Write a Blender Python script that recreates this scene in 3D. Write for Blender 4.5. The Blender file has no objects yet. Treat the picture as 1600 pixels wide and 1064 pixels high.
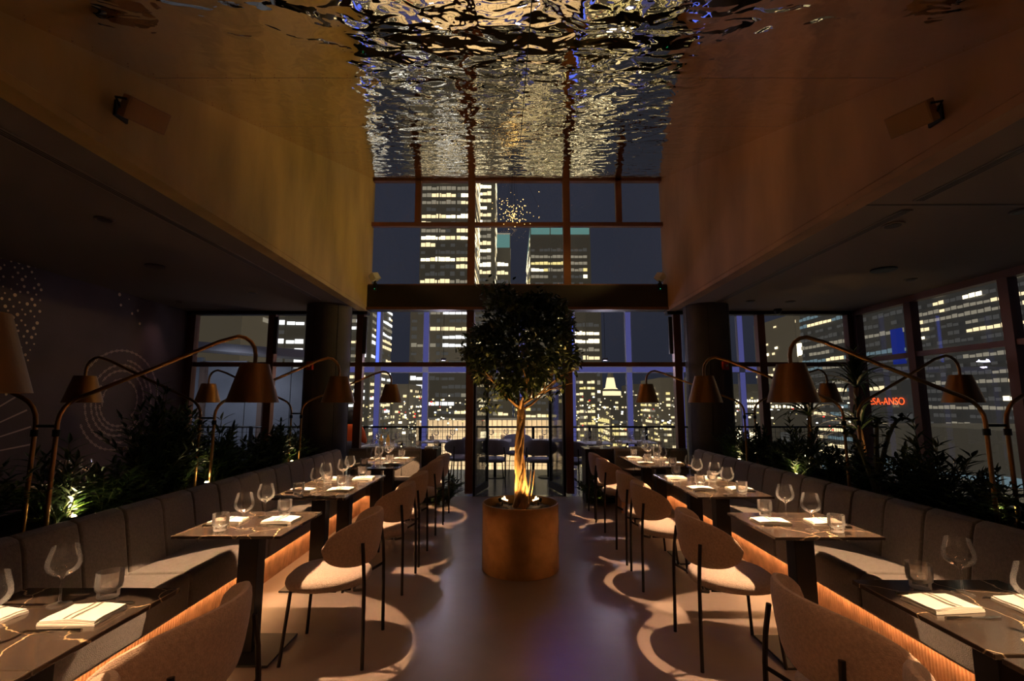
import bpy, math, random
from mathutils import Vector, Matrix, noise
random.seed(7)
S = bpy.context.scene
C = S.collection
PI = math.pi

# ------------------------------------------------------------------ camera, world, exposure, lights
F, CX, CY, H = 760.0, 800.0, 532.0, 1.5
TILT = math.atan(97 / 760)
cd = bpy.data.cameras.new('camera'); cam = bpy.data.objects.new('camera', cd); C.objects.link(cam)
cd.sensor_fit = 'HORIZONTAL'; cd.sensor_width = 36.0; cd.lens = 36.0 * F / 1600.0
cd.clip_start = 0.02; cd.clip_end = 2000
cam.location = (0, 0, H); cam.rotation_euler = (PI / 2 + TILT, 0, 0)
S.camera = cam
S.view_settings.view_transform = 'Standard'; S.view_settings.look = 'None'
S.view_settings.gamma = 1.0; S.view_settings.use_curve_mapping = False
S.view_settings.exposure = 0.0

w = bpy.data.worlds.new('night_sky'); S.world = w; w.use_nodes = True
nt = w.node_tree; bg = nt.nodes['Background']
ntx = nt.nodes.new('ShaderNodeTexNoise'); ntx.inputs['Scale'].default_value = 1.5
tco = nt.nodes.new('ShaderNodeTexCoord'); nt.links.new(tco.outputs['Generated'], ntx.inputs['Vector'])
cr = nt.nodes.new('ShaderNodeValToRGB')
cr.color_ramp.elements[0].color = (0.015, 0.017, 0.026, 1); cr.color_ramp.elements[1].color = (0.025, 0.027, 0.039, 1)
cr.color_ramp.elements[0].position = .3; cr.color_ramp.elements[1].position = .7
nt.links.new(ntx.outputs['Fac'], cr.inputs['Fac']); nt.links.new(cr.outputs['Color'], bg.inputs['Color'])
bg.inputs['Strength'].default_value = 1.0

LAMP_W, STRIP_E, WASH_W, UPL_W, TREE_W = 230.0, 34.0, 52.0, 5.0, 48.0
WARM = (1.0, .62, .34); ORANGE = (1.0, .42, .12)

def spot(name, loc, target, power, color, deg, blend=.3, r=.02, parent=None):
    l = bpy.data.lights.new(name, 'SPOT'); l.energy = power; l.color = color; l.spot_size = math.radians(deg)
    l.spot_blend = blend; l.shadow_soft_size = r
    o = bpy.data.objects.new(name, l); C.objects.link(o)
    d = (Vector(target) - Vector(loc)).normalized()
    o.rotation_euler = d.to_track_quat('-Z', 'Y').to_euler(); o.location = loc
    if parent: o.parent = parent
    return o
def point(name, loc, power, color, r=.03, parent=None):
    l = bpy.data.lights.new(name, 'POINT'); l.energy = power; l.color = color; l.shadow_soft_size = r
    o = bpy.data.objects.new(name, l); C.objects.link(o); o.location = loc
    if parent: o.parent = parent
    return o

# warm wall washers fixed by the far beam, and unseen fill spots added to brighten the room
spot('wall_washer_light', (2.2, 7.75, 3.52), (-2.42, 6.9, 4.1), WASH_W * 3.1, (1, .68, .20), 72, .9, .1)
spot('wall_washer_light', (-2.1, 7.75, 3.52), (2.6, 6.6, 3.9), WASH_W * .9, (1, .46, .17), 80, .9, .1)
for (x, y, p) in ((-.8, .2, 70), (1.0, .2, 70), (.1, 2.3, 30)):
    spot('room_fill_spot', (x, y, 3.0 if y < 1 else 3.38), (x, y + .3, 0), p, (1, .52, .27), 104, 1.0, .10)
# unseen purple-blue spots added for the violet pool on the floor
spot('blue_fill_spot', (.75, 7.95, 3.38), (.85, 3.0, 0), 60, (.20, .16, 1.0), 20, .9, .08)
spot('blue_fill_spot', (.0, 7.95, 3.38), (.3, 6.2, 0), 14, (.40, .26, 1.0), 48, 1, .1)
spot('mural_washer_light', (-5.05, 7.25, 3.0), (-5.42, 7.25, 2.2), 5.5, (1, .58, .52), 60, .95, .05)
spot('mural_washer_light', (-3.4, 6.0, 2.95), (-5.42, 6.2, 1.6), 5, (.75, .42, .5), 100, .95, .1)
spot('right_ceiling_fill', (4.4, 6.9, 1.0), (4.0, 5.2, 3.02), 5.0, (1, .62, .36), 140, .9, .2)  # unseen fill lamp added to brighten the right low ceiling

# ------------------------------------------------------------------ materials
MATS = {}
def P(name, col, rough=.6, metal=0.0, emit=None, es=0.0, spec=.5, bump=None, var=None, coord='Object', sheen=0, trans=0, stretch=None):
    """procedural principled material; bump=(scale,strength,detail) var=(scale,amount)"""
    m = bpy.data.materials.new(name); m.use_nodes = True
    n = m.node_tree.nodes; l = m.node_tree.links; b = n['Principled BSDF']
    b.inputs['Base Color'].default_value = (*col, 1); b.inputs['Roughness'].default_value = rough
    b.inputs['Metallic'].default_value = metal; b.inputs['Specular IOR Level'].default_value = spec
    if sheen: b.inputs['Sheen Weight'].default_value = sheen
    if trans: b.inputs['Transmission Weight'].default_value = trans
    if emit: b.inputs['Emission Color'].default_value = (*emit, 1); b.inputs['Emission Strength'].default_value = es
    if bump or var:
        tc = n.new('ShaderNodeTexCoord'); mp = n.new('ShaderNodeMapping'); l.new(tc.outputs[coord], mp.inputs['Vector'])
        if stretch: mp.inputs['Scale'].default_value = stretch
    if var:
        t = n.new('ShaderNodeTexNoise'); t.inputs['Scale'].default_value = var[0]; t.inputs['Detail'].default_value = 6
        l.new(mp.outputs[0], t.inputs['Vector'])
        r = n.new('ShaderNodeValToRGB'); a = var[1]
        r.color_ramp.elements[0].position = .3; r.color_ramp.elements[1].position = .7
        r.color_ramp.elements[0].color = (*[c * (1 - a) for c in col], 1)
        r.color_ramp.elements[1].color = (*[min(1, c * (1 + a)) for c in col], 1)
        l.new(t.outputs['Fac'], r.inputs['Fac']); l.new(r.outputs['Color'], b.inputs['Base Color'])
    if bump:
        t2 = n.new('ShaderNodeTexNoise'); t2.inputs['Scale'].default_value = bump[0]; t2.inputs['Detail'].default_value = bump[2]
        l.new(mp.outputs[0], t2.inputs['Vector'])
        bp = n.new('ShaderNodeBump'); bp.inputs['Strength'].default_value = 1; bp.inputs['Distance'].default_value = bump[1]
        l.new(t2.outputs['Fac'], bp.inputs['Height']); l.new(bp.outputs['Normal'], b.inputs['Normal'])
    MATS[name] = m
    return m

def E(name, col, s):
    m = bpy.data.materials.new(name); m.use_nodes = True; n = m.node_tree.nodes; l = m.node_tree.links
    n.remove(n['Principled BSDF']); e = n.new('ShaderNodeEmission'); e.inputs[0].default_value = (*col, 1); e.inputs[1].default_value = s
    l.new(e.outputs[0], n['Material Output'].inputs[0]); MATS[name] = m
    return m

def G(name, tint=(1, 1, 1), refl=(1, 1, 1), rough=.02, edge=.35, base=.03, diff=0.0):
    """thin clear glass: transparent + fresnel-like gloss, brighter towards the grazing edge, with a little scatter"""
    m = bpy.data.materials.new(name); m.use_nodes = True; n = m.node_tree.nodes; l = m.node_tree.links
    n.remove(n['Principled BSDF'])
    t = n.new('ShaderNodeBsdfTransparent'); t.inputs[0].default_value = (*tint, 1)
    g = n.new('ShaderNodeBsdfGlossy'); g.inputs['Color'].default_value = (*refl, 1); g.inputs['Roughness'].default_value = rough
    lw = n.new('ShaderNodeLayerWeight'); lw.inputs['Blend'].default_value = edge
    mth = n.new('ShaderNodeMath'); mth.operation = 'MULTIPLY_ADD'; mth.inputs[1].default_value = .9; mth.inputs[2].default_value = base
    l.new(lw.outputs['Fresnel'], mth.inputs[0])
    mx = n.new('ShaderNodeMixShader'); l.new(mth.outputs[0], mx.inputs[0]); l.new(t.outputs[0], mx.inputs[1])
    if diff:
        d1 = n.new('ShaderNodeBsdfTranslucent'); d2 = n.new('ShaderNodeBsdfDiffuse')
        a1 = n.new('ShaderNodeMixShader'); a1.inputs[0].default_value = .5; l.new(d1.outputs[0], a1.inputs[1]); l.new(d2.outputs[0], a1.inputs[2])
        a2 = n.new('ShaderNodeMixShader'); a2.inputs[0].default_value = diff; l.new(g.outputs[0], a2.inputs[1]); l.new(a1.outputs[0], a2.inputs[2])
        l.new(a2.outputs[0], mx.inputs[2])
    else: l.new(g.outputs[0], mx.inputs[2])
    l.new(mx.outputs[0], n['Material Output'].inputs[0]); MATS[name] = m
    return m

P('floor_concrete', (.29, .22, .185), .32, spec=.5, bump=(6, .0015, 4), var=(1.3, .16))
P('plaster_dark', (.10, .085, .08), .9, bump=(40, .002, 3), var=(2, .15))
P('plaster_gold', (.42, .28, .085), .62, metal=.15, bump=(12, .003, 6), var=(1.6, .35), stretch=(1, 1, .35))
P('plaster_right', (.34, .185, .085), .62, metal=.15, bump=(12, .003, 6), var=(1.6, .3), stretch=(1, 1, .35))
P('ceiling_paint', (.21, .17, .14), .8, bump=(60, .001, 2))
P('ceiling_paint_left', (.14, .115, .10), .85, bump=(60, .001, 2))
P('column_clad', (.050, .042, .040), .7, bump=(30, .002, 3), var=(3, .2))
P('mural_wall', (.085, .060, .068), .85, bump=(30, .002, 3), var=(1.2, .3))
P('mural_ink', (.42, .30, .28), .8)
P('mural_dot', (.75, .55, .36), .7)
P('frame_bronze', (.17, .07, .038), .45, metal=.4, bump=(30, .001, 3))
P('frame_dark', (.02, .016, .015), .5, metal=.3)
P('black_metal', (.012, .011, .011), .4, metal=.6)
P('chair_leg_metal', (.022, .017, .014), .42, metal=.7)
P('brass', (.42, .22, .085), .34, metal=1.0, bump=(80, .0006, 2))
P('shade_brass', (.30, .155, .06), .42, metal=.92, bump=(90, .0006, 2))
P('pot_bronze', (.36, .20, .075), .44, metal=.75, bump=(60, .0012, 4), var=(8, .22))
P('boucle', (.56, .37, .25), .95, bump=(260, .004, 2), var=(90, .18), sheen=.3)
P('seat_boucle', (.46, .34, .27), .95, bump=(260, .004, 2), var=(90, .15), sheen=.3)
P('bench_fabric', (.135, .112, .095), .95, bump=(240, .004, 2), var=(60, .2), sheen=.3)
P('seam_thread', (.12, .075, .055), .9)
P('fluted_oak', (.46, .25, .14), .6, bump=(40, .002, 3), var=(12, .25))
P('napkin', (.72, .67, .58), .9, bump=(300, .001, 2))
P('napkin_stripe', (.13, .10, .08), .9)
P('steel', (.75, .70, .62), .16, metal=1.0)
P('soil', (.02, .014, .010), .95, bump=(30, .02, 4), var=(20, .4))
P('planter_black', (.015, .014, .014), .7)
P('leaf_dark', (.030, .062, .018), .38, spec=.5, var=(9, .45))
P('leaf_tree', (.055, .085, .020), .40, spec=.5, var=(7, .45))
P('leaf_light', (.10, .17, .035), .42, var=(9, .35))
P('bark', (.36, .20, .085), .8, bump=(45, .012, 5), var=(16, .5), stretch=(1, 1, .35))
P('stem_green', (.10, .11, .035), .6)
P('red_plastic', (.45, .02, .012), .4)
P('white_plastic', (.6, .55, .48), .5)
P('speaker_case', (.30, .17, .085), .6)
P('speaker_grille', (.36, .21, .10), .55, metal=.3, bump=(400, .001, 1))
P('orange_cloth', (.85, .12, .015), .85, bump=(60, .003, 3))
P('skin', (.35, .2, .14), .6)
P('hair', (.01, .008, .007), .6, bump=(120, .004, 2))
P('trouser', (.02, .02, .025), .9)
P('amber_glass', (.55, .22, .03), .15, spec=.6, emit=(1, .45, .08), es=.12)
P('outdoor_white', (.55, .55, .60), .55)
P('outdoor_fabric', (.22, .21, .25), .9)
P('terrace_floor', (.10, .09, .095), .22, var=(2, .3), bump=(8, .002, 3))
P('terrace_panel', (.22, .235, .27), .6, var=(.7, .3))
P('terrace_wood', (.16, .105, .08), .7)
P('beige_wall', (.52, .43, .32), .8, var=(.2, .08))
P('facade_grey', (.06, .055, .05), .6, emit=(.9, .75, .5), es=.035)  # faint emission on the facades stands in for ambient city glow
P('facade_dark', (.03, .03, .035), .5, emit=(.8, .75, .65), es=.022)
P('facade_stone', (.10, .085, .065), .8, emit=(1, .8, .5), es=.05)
P('city_ground', (.02, .02, .02), .9)
P('pebble', (.10, .085, .07), .7, var=(20, .4))
G('window_glass', tint=(.97, .98, 1), base=.012, edge=.12, rough=.01)
G('glass_clear', tint=(.985, .98, .97), base=.05, edge=.28, rough=.10, diff=.14)
G('glass_ribbed', tint=(.93, .90, .87), base=.16, edge=.30, rough=.18, diff=.40)
E('bulb', (1, .66, .36), 14); E('led_orange', (1, .50, .20), STRIP_E); E('led_blue', (.10, .16, 1), 1.5); E('violet_glow', (.20, .20, .62), .34)
E('uplight_lens', (1, .72, .35), 30); E('pot_lens', (1, .60, .25), 12)
E('win_a', (1, .85, .52), 3.4); E('win_b', (1, .78, .42), 1.4); E('win_c', (.9, .78, .55), .30); E('win_d', (.7, .66, .58), .09)
E('win_w', (.95, .95, .9), 1.9); E('win_y', (1, .80, .30), 1.1); E('win_teal', (.35, .75, .66), .30); E('win_blue', (.05, .10, .9), .18)
E('win_cyan', (.45, .65, .7), .28); E('city_red', (1, .05, .04), 1.5); E('sign_led', (1, .09, .015), 2.2); E('candle', (1, .65, .3), 4)
E('green_led', (.05, 1, .4), 2); E('glint', (1, .62, .20), 4)
E('beige_glow', (.85, .68, .46), .42)

def marble():
    m = bpy.data.materials.new('marble_dark'); m.use_nodes = True; n = m.node_tree.nodes; l = m.node_tree.links; b = n['Principled BSDF']
    tc = n.new('ShaderNodeTexCoord'); ns = n.new('ShaderNodeTexNoise'); ns.inputs['Scale'].default_value = 2.2; ns.inputs['Detail'].default_value = 5
    ob = n.new('ShaderNodeObjectInfo'); ad = n.new('ShaderNodeVectorMath'); ad.operation = 'ADD'
    sc = n.new('ShaderNodeVectorMath'); sc.operation = 'SCALE'; sc.inputs['Scale'].default_value = .73
    l.new(ob.outputs['Location'], sc.inputs[0]); l.new(tc.outputs['Object'], ad.inputs[0]); l.new(sc.outputs[0], ad.inputs[1])
    l.new(ad.outputs[0], ns.inputs['Vector'])
    mix = n.new('ShaderNodeMix'); mix.data_type = 'VECTOR'; mix.inputs[0].default_value = .28
    l.new(ad.outputs[0], mix.inputs[4]); l.new(ns.outputs['Color'], mix.inputs[5])
    vo = n.new('ShaderNodeTexVoronoi'); vo.feature = 'DISTANCE_TO_EDGE'; vo.inputs['Scale'].default_value = 3.9; l.new(mix.outputs[1], vo.inputs['Vector'])
    r = n.new('ShaderNodeValToRGB'); r.color_ramp.elements[0].position = 0; r.color_ramp.elements[0].color = (.55, .40, .22, 1)
    r.color_ramp.elements[1].position = .009; r.color_ramp.elements[1].color = (.060, .042, .030, 1)
    e = r.color_ramp.elements.new(.3); e.color = (.038, .027, .020, 1)
    l.new(vo.outputs['Distance'], r.inputs['Fac']); l.new(r.outputs['Color'], b.inputs['Base Color'])
    b.inputs['Roughness'].default_value = .14; b.inputs['Specular IOR Level'].default_value = .6
    MATS['marble_dark'] = m
marble()

def ripple():
    m = bpy.data.materials.new('ripple_steel'); m.use_nodes = True; n = m.node_tree.nodes; l = m.node_tree.links; b = n['Principled BSDF']
    b.inputs['Metallic'].default_value = 1; b.inputs['Base Color'].default_value = (.84, .74, .55, 1); b.inputs['Roughness'].default_value = .015
    g = n.new('ShaderNodeNewGeometry'); ns = n.new('ShaderNodeTexNoise'); ns.inputs['Scale'].default_value = 5.2; ns.inputs['Detail'].default_value = 2.2
    ns.inputs['Roughness'].default_value = .35; ns.inputs['Distortion'].default_value = .5
    l.new(g.outputs['Position'], ns.inputs['Vector'])
    bp = n.new('ShaderNodeBump'); bp.inputs['Distance'].default_value = .014; bp.inputs['Strength'].default_value = 1
    l.new(ns.outputs['Fac'], bp.inputs['Height']); l.new(bp.outputs['Normal'], b.inputs['Normal'])
    MATS['ripple_steel'] = m
ripple()
P('sheen_steel_plain', (.5, .42, .33), .1, metal=1)

# ------------------------------------------------------------------ mesh builder
class MB:
    def __init__(s): s.v = []; s.f = []; s.mi = []; s.cur = 0
    def add(s, vs, fs):
        o = len(s.v); s.v += [tuple(v) for v in vs]
        for f in fs: s.f.append(tuple(i + o for i in f)); s.mi.append(s.cur)
        return s
    def box(s, x0, x1, y0, y1, z0, z1):
        return s.add([(x0, y0, z0), (x1, y0, z0), (x1, y1, z0), (x0, y1, z0), (x0, y0, z1), (x1, y0, z1), (x1, y1, z1), (x0, y1, z1)],
                     [(0, 3, 2, 1), (4, 5, 6, 7), (0, 1, 5, 4), (1, 2, 6, 5), (2, 3, 7, 6), (3, 0, 4, 7)])
    def lathe(s, prof, n=24, cx=0, cy=0, cap=True, rib=0, nrib=0):
        vs = []; fs = []
        for (r, z) in prof:
            for i in range(n):
                a = 2 * PI * i / n; rr = r * (1 + (rib * (1 if i % 2 else -1) if nrib else 0))
                vs.append((cx + rr * math.cos(a), cy + rr * math.sin(a), z))
        m = len(prof)
        for j in range(m - 1):
            for i in range(n):
                k = (i + 1) % n; fs.append((j * n + i, j * n + k, (j + 1) * n + k, (j + 1) * n + i))
        if cap:
            fs.append(tuple(range(n - 1, -1, -1))); fs.append(tuple((m - 1) * n + i for i in range(n)))
        return s.add(vs, fs)
    def tube(s, pts, r, n=8, cap=True):
        pts = [Vector(p) for p in pts]; rs = r if isinstance(r, (list, tuple)) else [r] * len(pts)
        vs = []; fs = []; up = None
        for i, p in enumerate(pts):
            d = (pts[min(i + 1, len(pts) - 1)] - pts[max(i - 1, 0)]).normalized()
            if up is None:
                up = Vector((0, 0, 1)) if abs(d.z) < .9 else Vector((1, 0, 0))
            a = d.cross(up); a.normalize(); b = a.cross(d).normalized(); up = b
            for k in range(n):
                t = 2 * PI * k / n; vs.append(p + (a * math.cos(t) + b * math.sin(t)) * rs[i])
        for j in range(len(pts) - 1):
            for i in range(n):
                k = (i + 1) % n; fs.append((j * n + i, j * n + k, (j + 1) * n + k, (j + 1) * n + i))
        if cap: fs.append(tuple(range(n - 1, -1, -1))); fs.append(tuple((len(pts) - 1) * n + i for i in range(n)))
        return s.add(vs, fs)
    def quad(s, a, b, c, d): return s.add([a, b, c, d], [(0, 1, 2, 3)])
    def mesh(s, name, mats, smooth=False):
        me = bpy.data.meshes.new(name); me.from_pydata(s.v, [], s.f)
        for m in (mats if isinstance(mats, (list, tuple)) else [mats]): me.materials.append(MATS[m])
        if len(me.materials) > 1: me.polygons.foreach_set('material_index', s.mi)
        if smooth:
            me.polygons.foreach_set('use_smooth', [True] * len(s.f))
            me.set_sharp_from_angle(angle=math.radians(40))
        me.update(); return me
    def build(s, name, mats, parent=None, smooth=False, loc=None, rz=0, bevel=0, seg=2, kind=None, label=None):
        o = bpy.data.objects.new(name, s.mesh(name, mats, smooth or bevel > .012)); C.objects.link(o)
        if parent: o.parent = parent
        if loc: o.location = loc
        if rz: o.rotation_euler.z = rz
        if bevel:
            b = o.modifiers.new('bevel', 'BEVEL'); b.width = bevel; b.segments = seg; b.limit_method = 'ANGLE'
        if kind: o['kind'] = kind
        if label: o['label'] = label
        return o

def box(name, mat, x0, x1, y0, y1, z0, z1, **k): return MB().box(x0, x1, y0, y1, z0, z1).build(name, mat, **k)
def empty(name, loc=(0, 0, 0), rz=0, parent=None, kind=None):
    o = bpy.data.objects.new(name, None); C.objects.link(o); o.location = loc; o.rotation_euler.z = rz; o.empty_display_size = .1
    if parent: o.parent = parent
    if kind: o['kind'] = kind
    return o
def tag(o, label, cat, group=None, kind=None):
    o['label'] = label; o['category'] = cat
    if group: o['group'] = group
    if kind: o['kind'] = kind
    return o
def dup(o, loc=None, rz=None, parent=None, sc=None):
    c = o.copy(); C.objects.link(c)
    if parent is not None: c.parent = parent
    if loc is not None: c.location = loc
    if rz is not None: c.rotation_euler.z = rz
    if sc is not None: c.scale = sc if not isinstance(sc, (int, float)) else (sc, sc, sc)
    for ch in list(o.children): dup(ch, parent=c)
    return c
PROTO = {}
def place(key, maker, loc, rz, label, cat, group, sc=None):
    """the first call builds the thing, later calls copy the thing and every part of it"""
    if key not in PROTO:
        o = maker(); PROTO[key] = o; o.location = loc; o.rotation_euler.z = rz
        if sc: o.scale = (sc, sc, sc)
    else:
        o = dup(PROTO[key], loc, rz, sc=sc if sc else (1, 1, 1))
    return tag(o, label, cat, group)
def pix(px, py, Y):
    """real-world point at depth Y seen at pixel px,py of the 1600 px photo"""
    c, s = math.cos(TILT), math.sin(TILT); x = (px - CX) / F; u = (CY - py) / F
    k = Y / (c - u * s); return Vector((x * k, Y, H + (s + u * c) * k))

# ------------------------------------------------------------------ the room shell
XL, XR, CZ, WY = -2.42, 2.60, 3.02, 8.1
LX, RX = -5.42, 5.75
YB = -2.2
def roofz(y): return 5.38 - .340 * (WY - y)
YM = WY - (5.38 - CZ) / .340            # where the sloped ceiling comes down to the low ceiling
box('floor', 'floor_concrete', LX - .1, RX + .1, YB, WY, -.12, 0, kind='structure')
# low ceilings either side and behind
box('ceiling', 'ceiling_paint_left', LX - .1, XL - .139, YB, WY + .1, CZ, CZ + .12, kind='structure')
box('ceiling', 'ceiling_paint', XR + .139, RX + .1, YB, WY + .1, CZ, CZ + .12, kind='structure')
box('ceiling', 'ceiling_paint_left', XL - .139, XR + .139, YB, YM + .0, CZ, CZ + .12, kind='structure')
# bulkhead side walls under the sloped ceiling
for nm, x0, x1, mt in (('wall_left_upper', XL - .14, XL, 'plaster_gold'), ('wall_right_upper', XR, XR + .14, 'plaster_right')):
    y0, y1 = YM, WY + .1; z0, z1 = CZ - .005, roofz(WY + .1) + .1
    vs = [(x, y, z) for x in (x0, x1) for (y, z) in ((y0, z0), (y1, z0), (y1, z1), (y0, z0 + .12))]
    m = MB(); m.add(vs, [(0, 1, 2, 3), (7, 6, 5, 4), (0, 4, 5, 1), (1, 5, 6, 2), (2, 6, 7, 3), (3, 7, 4, 0)])
    m.build(nm, mt, kind='structure')
# thin reveal line along the foot of each bulkhead
box('trim_1', 'plaster_gold', XL - .001, XL + .006, YM, WY, CZ + .05, CZ + .058, kind='structure')
box('trim_2', 'plaster_right', XR - .006, XR + .001, YM, WY, CZ + .05, CZ + .058, kind='structure')
# rear wall and mural wall
box('wall_back', 'plaster_dark', LX - .1, RX + .1, YB - .12, YB, -.1, 3.2, kind='structure')
wl = box('wall_left', 'mural_wall', LX - .12, LX, YB, WY + .1, -.1, CZ, kind='structure')

# sloped mirror ceiling: rippled steel sheets, four foot by eight foot, with rivets
ceil = empty('ceiling', (0, 0, 0), kind='structure')
xm = (XL + XR) / 2
ys = [YM, 1.68, 2.99, 4.30, 5.61, 6.92, WY + .05]
riv = MB()
def rivet(x, y):
    z = roofz(y) - .008
    riv.add([(x - .006, y, z), (x, y - .006, z), (x + .006, y, z), (x, y + .006, z), (x, y, z - .005)], [(0, 1, 4), (1, 2, 4), (2, 3, 4), (3, 0, 4)])
for j in range(6):
    for (xa, xb) in ((XL, xm), (xm, XR)):
        g = .003; a, b = ys[j] + g, ys[j + 1] - g; xa2, xb2 = xa + g, xb - g
        m = MB(); nx, ny = 26, 14
        vs = [(xa2 + (xb2 - xa2) * i / nx, a + (b - a) * k / ny,
               roofz(a + (b - a) * k / ny) + .004 * noise.noise(Vector((xa2 + (xb2 - xa2) * i / nx, a + (b - a) * k / ny, 3)) * 2.2)) for k in range(ny + 1) for i in range(nx + 1)]
        fs = [(k * (nx + 1) + i, (k + 1) * (nx + 1) + i, (k + 1) * (nx + 1) + i + 1, k * (nx + 1) + i + 1) for k in range(ny) for i in range(nx)]
        m.add(vs, fs); m.build('ceiling_panel', 'ripple_steel', ceil, smooth=True)
        n = 16
        for i in range(n):
            x = xa + .06 + (xb - xa - .12) * i / (n - 1)
            if j: rivet(x, ys[j] + .03); rivet(x, ys[j] - .03)
    n = 10
    for i in range(n):
        y = ys[j] + .1 + (ys[j + 1] - ys[j] - .2) * i / (n - 1)
        for x in (XL + .05, XR - .05): rivet(x, y)
riv.build('rivet', 'brass', ceil, kind='stuff')
MB().add([(XL, YM, roofz(YM) + .02), (XR, YM, roofz(YM) + .02), (XR, WY + .1, roofz(WY + .1) + .02), (XL, WY + .1, roofz(WY + .1) + .02),
          (XL, YM, roofz(YM) + .12), (XR, YM, roofz(YM) + .12), (XR, WY + .1, roofz(WY + .1) + .12), (XL, WY + .1, roofz(WY + .1) + .12)],
         [(0, 3, 2, 1), (4, 5, 6, 7), (0, 1, 5, 4), (1, 2, 6, 5), (2, 3, 7, 6), (3, 0, 4, 7)]).build('roof_deck', 'frame_dark', ceil)

# beam across the window wall, columns
box('trim_3', 'frame_dark', XL, XR, WY - .14, WY + .06, 3.03, 3.45, kind='structure')
box('trim_4', 'frame_bronze', XL, XR, WY - .17, WY - .14, 3.03, 3.075, kind='structure', label='thin bronze lip under the long dark beam')
def column(name, x):
    m = MB(); m.lathe([(.34, 0), (.34, 3.02)], 40); o = m.build(name, 'column_clad', smooth=True, loc=(x, 7.62, 0), kind='structure')
    j = MB()
    for a in (0.2, 1.25, 2.3, 3.35, 4.4, 5.45):
        j.box(-.004, .004, -.004, .004, 0, 3.02); s = len(j.v)
        for q in range(s - 8, s):
            v = j.v[q]; j.v[q] = (v[0] + .3405 * math.cos(a), v[1] + .3405 * math.sin(a), v[2])
    j.build('panel_joint', 'frame_dark', o)
    return o
c1 = column('column_left', -2.9); c2 = column('column_right', 3.08)

def window(name, bars_v, bars_h, x0, x1, z0, z1, mat='frame_bronze', axis='x', pos=WY, wv=.06, split_top=None, bot=0):
    """bars_v: x of mullions; bars_h: z of transoms; a pane of glass in every cell"""
    r = empty(name, (0, 0, 0), kind='structure')
    def bx(nm, a0, a1, c0, c1, d=.05, mt=mat, off=0):
        if axis == 'x': return box(nm, mt, a0, a1, pos - d + off, pos + d + off, c0, c1, parent=r)
        return box(nm, mt, pos - d + off, pos + d + off, a0, a1, c0, c1, parent=r)
    for x in bars_v: bx('mullion', x - wv, x + wv, z0, z1, .06)
    for z in bars_h: bx('transom', x0, x1, z - .035, z + .035, .045)
    xs = [x0] + [x for x in bars_v if x0 < x < x1] + [x1]; zs = [z0] + [z for z in bars_h if z0 < z < z1] + [z1]
    for i in range(len(xs) - 1):
        for j in range(len(zs) - 1): bx('glass_pane', xs[i], xs[i + 1], zs[j], zs[j + 1], .004, 'window_glass', .01)
    return r
w1 = window('window_1', [-.70, .94], [4.55], XL, XR, 3.45, 5.38)
for x in (-1.63, 1.85): box('mullion', 'frame_bronze', x - .05, x + .05, WY - .05, WY + .05, 4.585, 5.37, parent=w1)
box('transom', 'frame_bronze', XL, XR, WY - .05, WY + .05, 5.33, 5.39, parent=w1); box('sill', 'frame_bronze', XL, XR, WY - .12, WY + .05, 3.44, 3.475, parent=w1)
w2 = window('window_2', [-2.54, -.70], [2.13], -3.3, -.70, .05, 3.03)
w3 = window('window_3', [.94, 2.76], [2.13], .94, 3.4, .05, 3.03)
w4 = window('window_4', [-5.36, -4.02], [2.13], LX, -3.2, .05, 2.97)
w5 = window('window_5', [4.17, 5.68], [2.13], 3.4, RX, .05, 2.97)
w6 = window('window_6', [8.0, 6.90, 5.52, 4.1, 2.6, 1.0], [2.18], -.5, WY, .05, 2.95, axis='y', pos=RX)
for nm, a, b in (('trim_5', LX, XL), ('trim_6', XR, RX)):
    box(nm, 'frame_dark', a, b, WY - .09, WY + .06, 2.965, CZ, kind='structure')
    box(nm + '_sill' if 0 else 'trim_7' if a < 0 else 'trim_8', 'frame_dark', a, b, WY - .06, WY + .06, 0, .07, kind='structure')
box('trim_9', 'frame_bronze', RX - .07, RX + .06, -.5, WY, 2.93, CZ, kind='structure')
box('trim_10', 'frame_dark', RX - .06, RX + .06, -.5, WY, 0, .08, kind='structure')
box('wall_right', 'plaster_dark', RX, RX + .12, YB, -.5, -.1, CZ, kind='structure')

# the terrace doors, folded outwards
dr = empty('door_1', (0, 0, 0), kind='structure')
box('transom', 'frame_bronze', -.64, .88, WY - .05, WY + .05, 2.09, 2.17, parent=dr)
box('glass_pane', 'window_glass', -.64, .88, WY + .005, WY + .013, 2.17, 3.03, parent=dr)
box('threshold', 'steel', -.64, .88, WY - .07, WY + .05, 0, .012, parent=dr)
for hx, ang in ((-.62, math.radians(77)), (.86, math.radians(103))):
    lf = empty('door_leaf', (hx, WY + .03, 0), ang, dr)
    m = MB(); m.box(0, .05, -.02, .02, .01, 2.08).box(.76, .81, -.02, .02, .01, 2.08).box(.05, .76, -.02, .02, 2.0, 2.08).box(.05, .76, -.02, .02, .01, .12)
    m.build('leaf_frame', 'frame_dark', lf)
    box('glass_pane', 'window_glass', .05, .76, -.004, .004, .12, 2.0, parent=lf)
    sgn = 1 if hx > 0 else -1
    m = MB(); m.tube([(.70, sgn * -.02, .92), (.70, sgn * -.06, .92), (.70, sgn * -.06, 1.18), (.70, sgn * -.02, 1.18)], .011); m.build('door_handle', 'steel', lf, smooth=True)

# shade strips hanging beside the mullions
for k, (x, nm) in enumerate(((-3.93, 'far left'), (-2.45, 'centre left'), (2.64, 'centre right'))):
    b = box('blind_cassette', 'frame_dark', x - .03, x + .03, WY - .10, WY - .055, 2.30, 2.92)
    tag(b, ['slim black vertical strip fixed beside the mullion of the far left window', 'slim black vertical strip just right of the left column mullion',
            'slim black vertical strip just left of the right column mullion'][k], 'blind')

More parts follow.
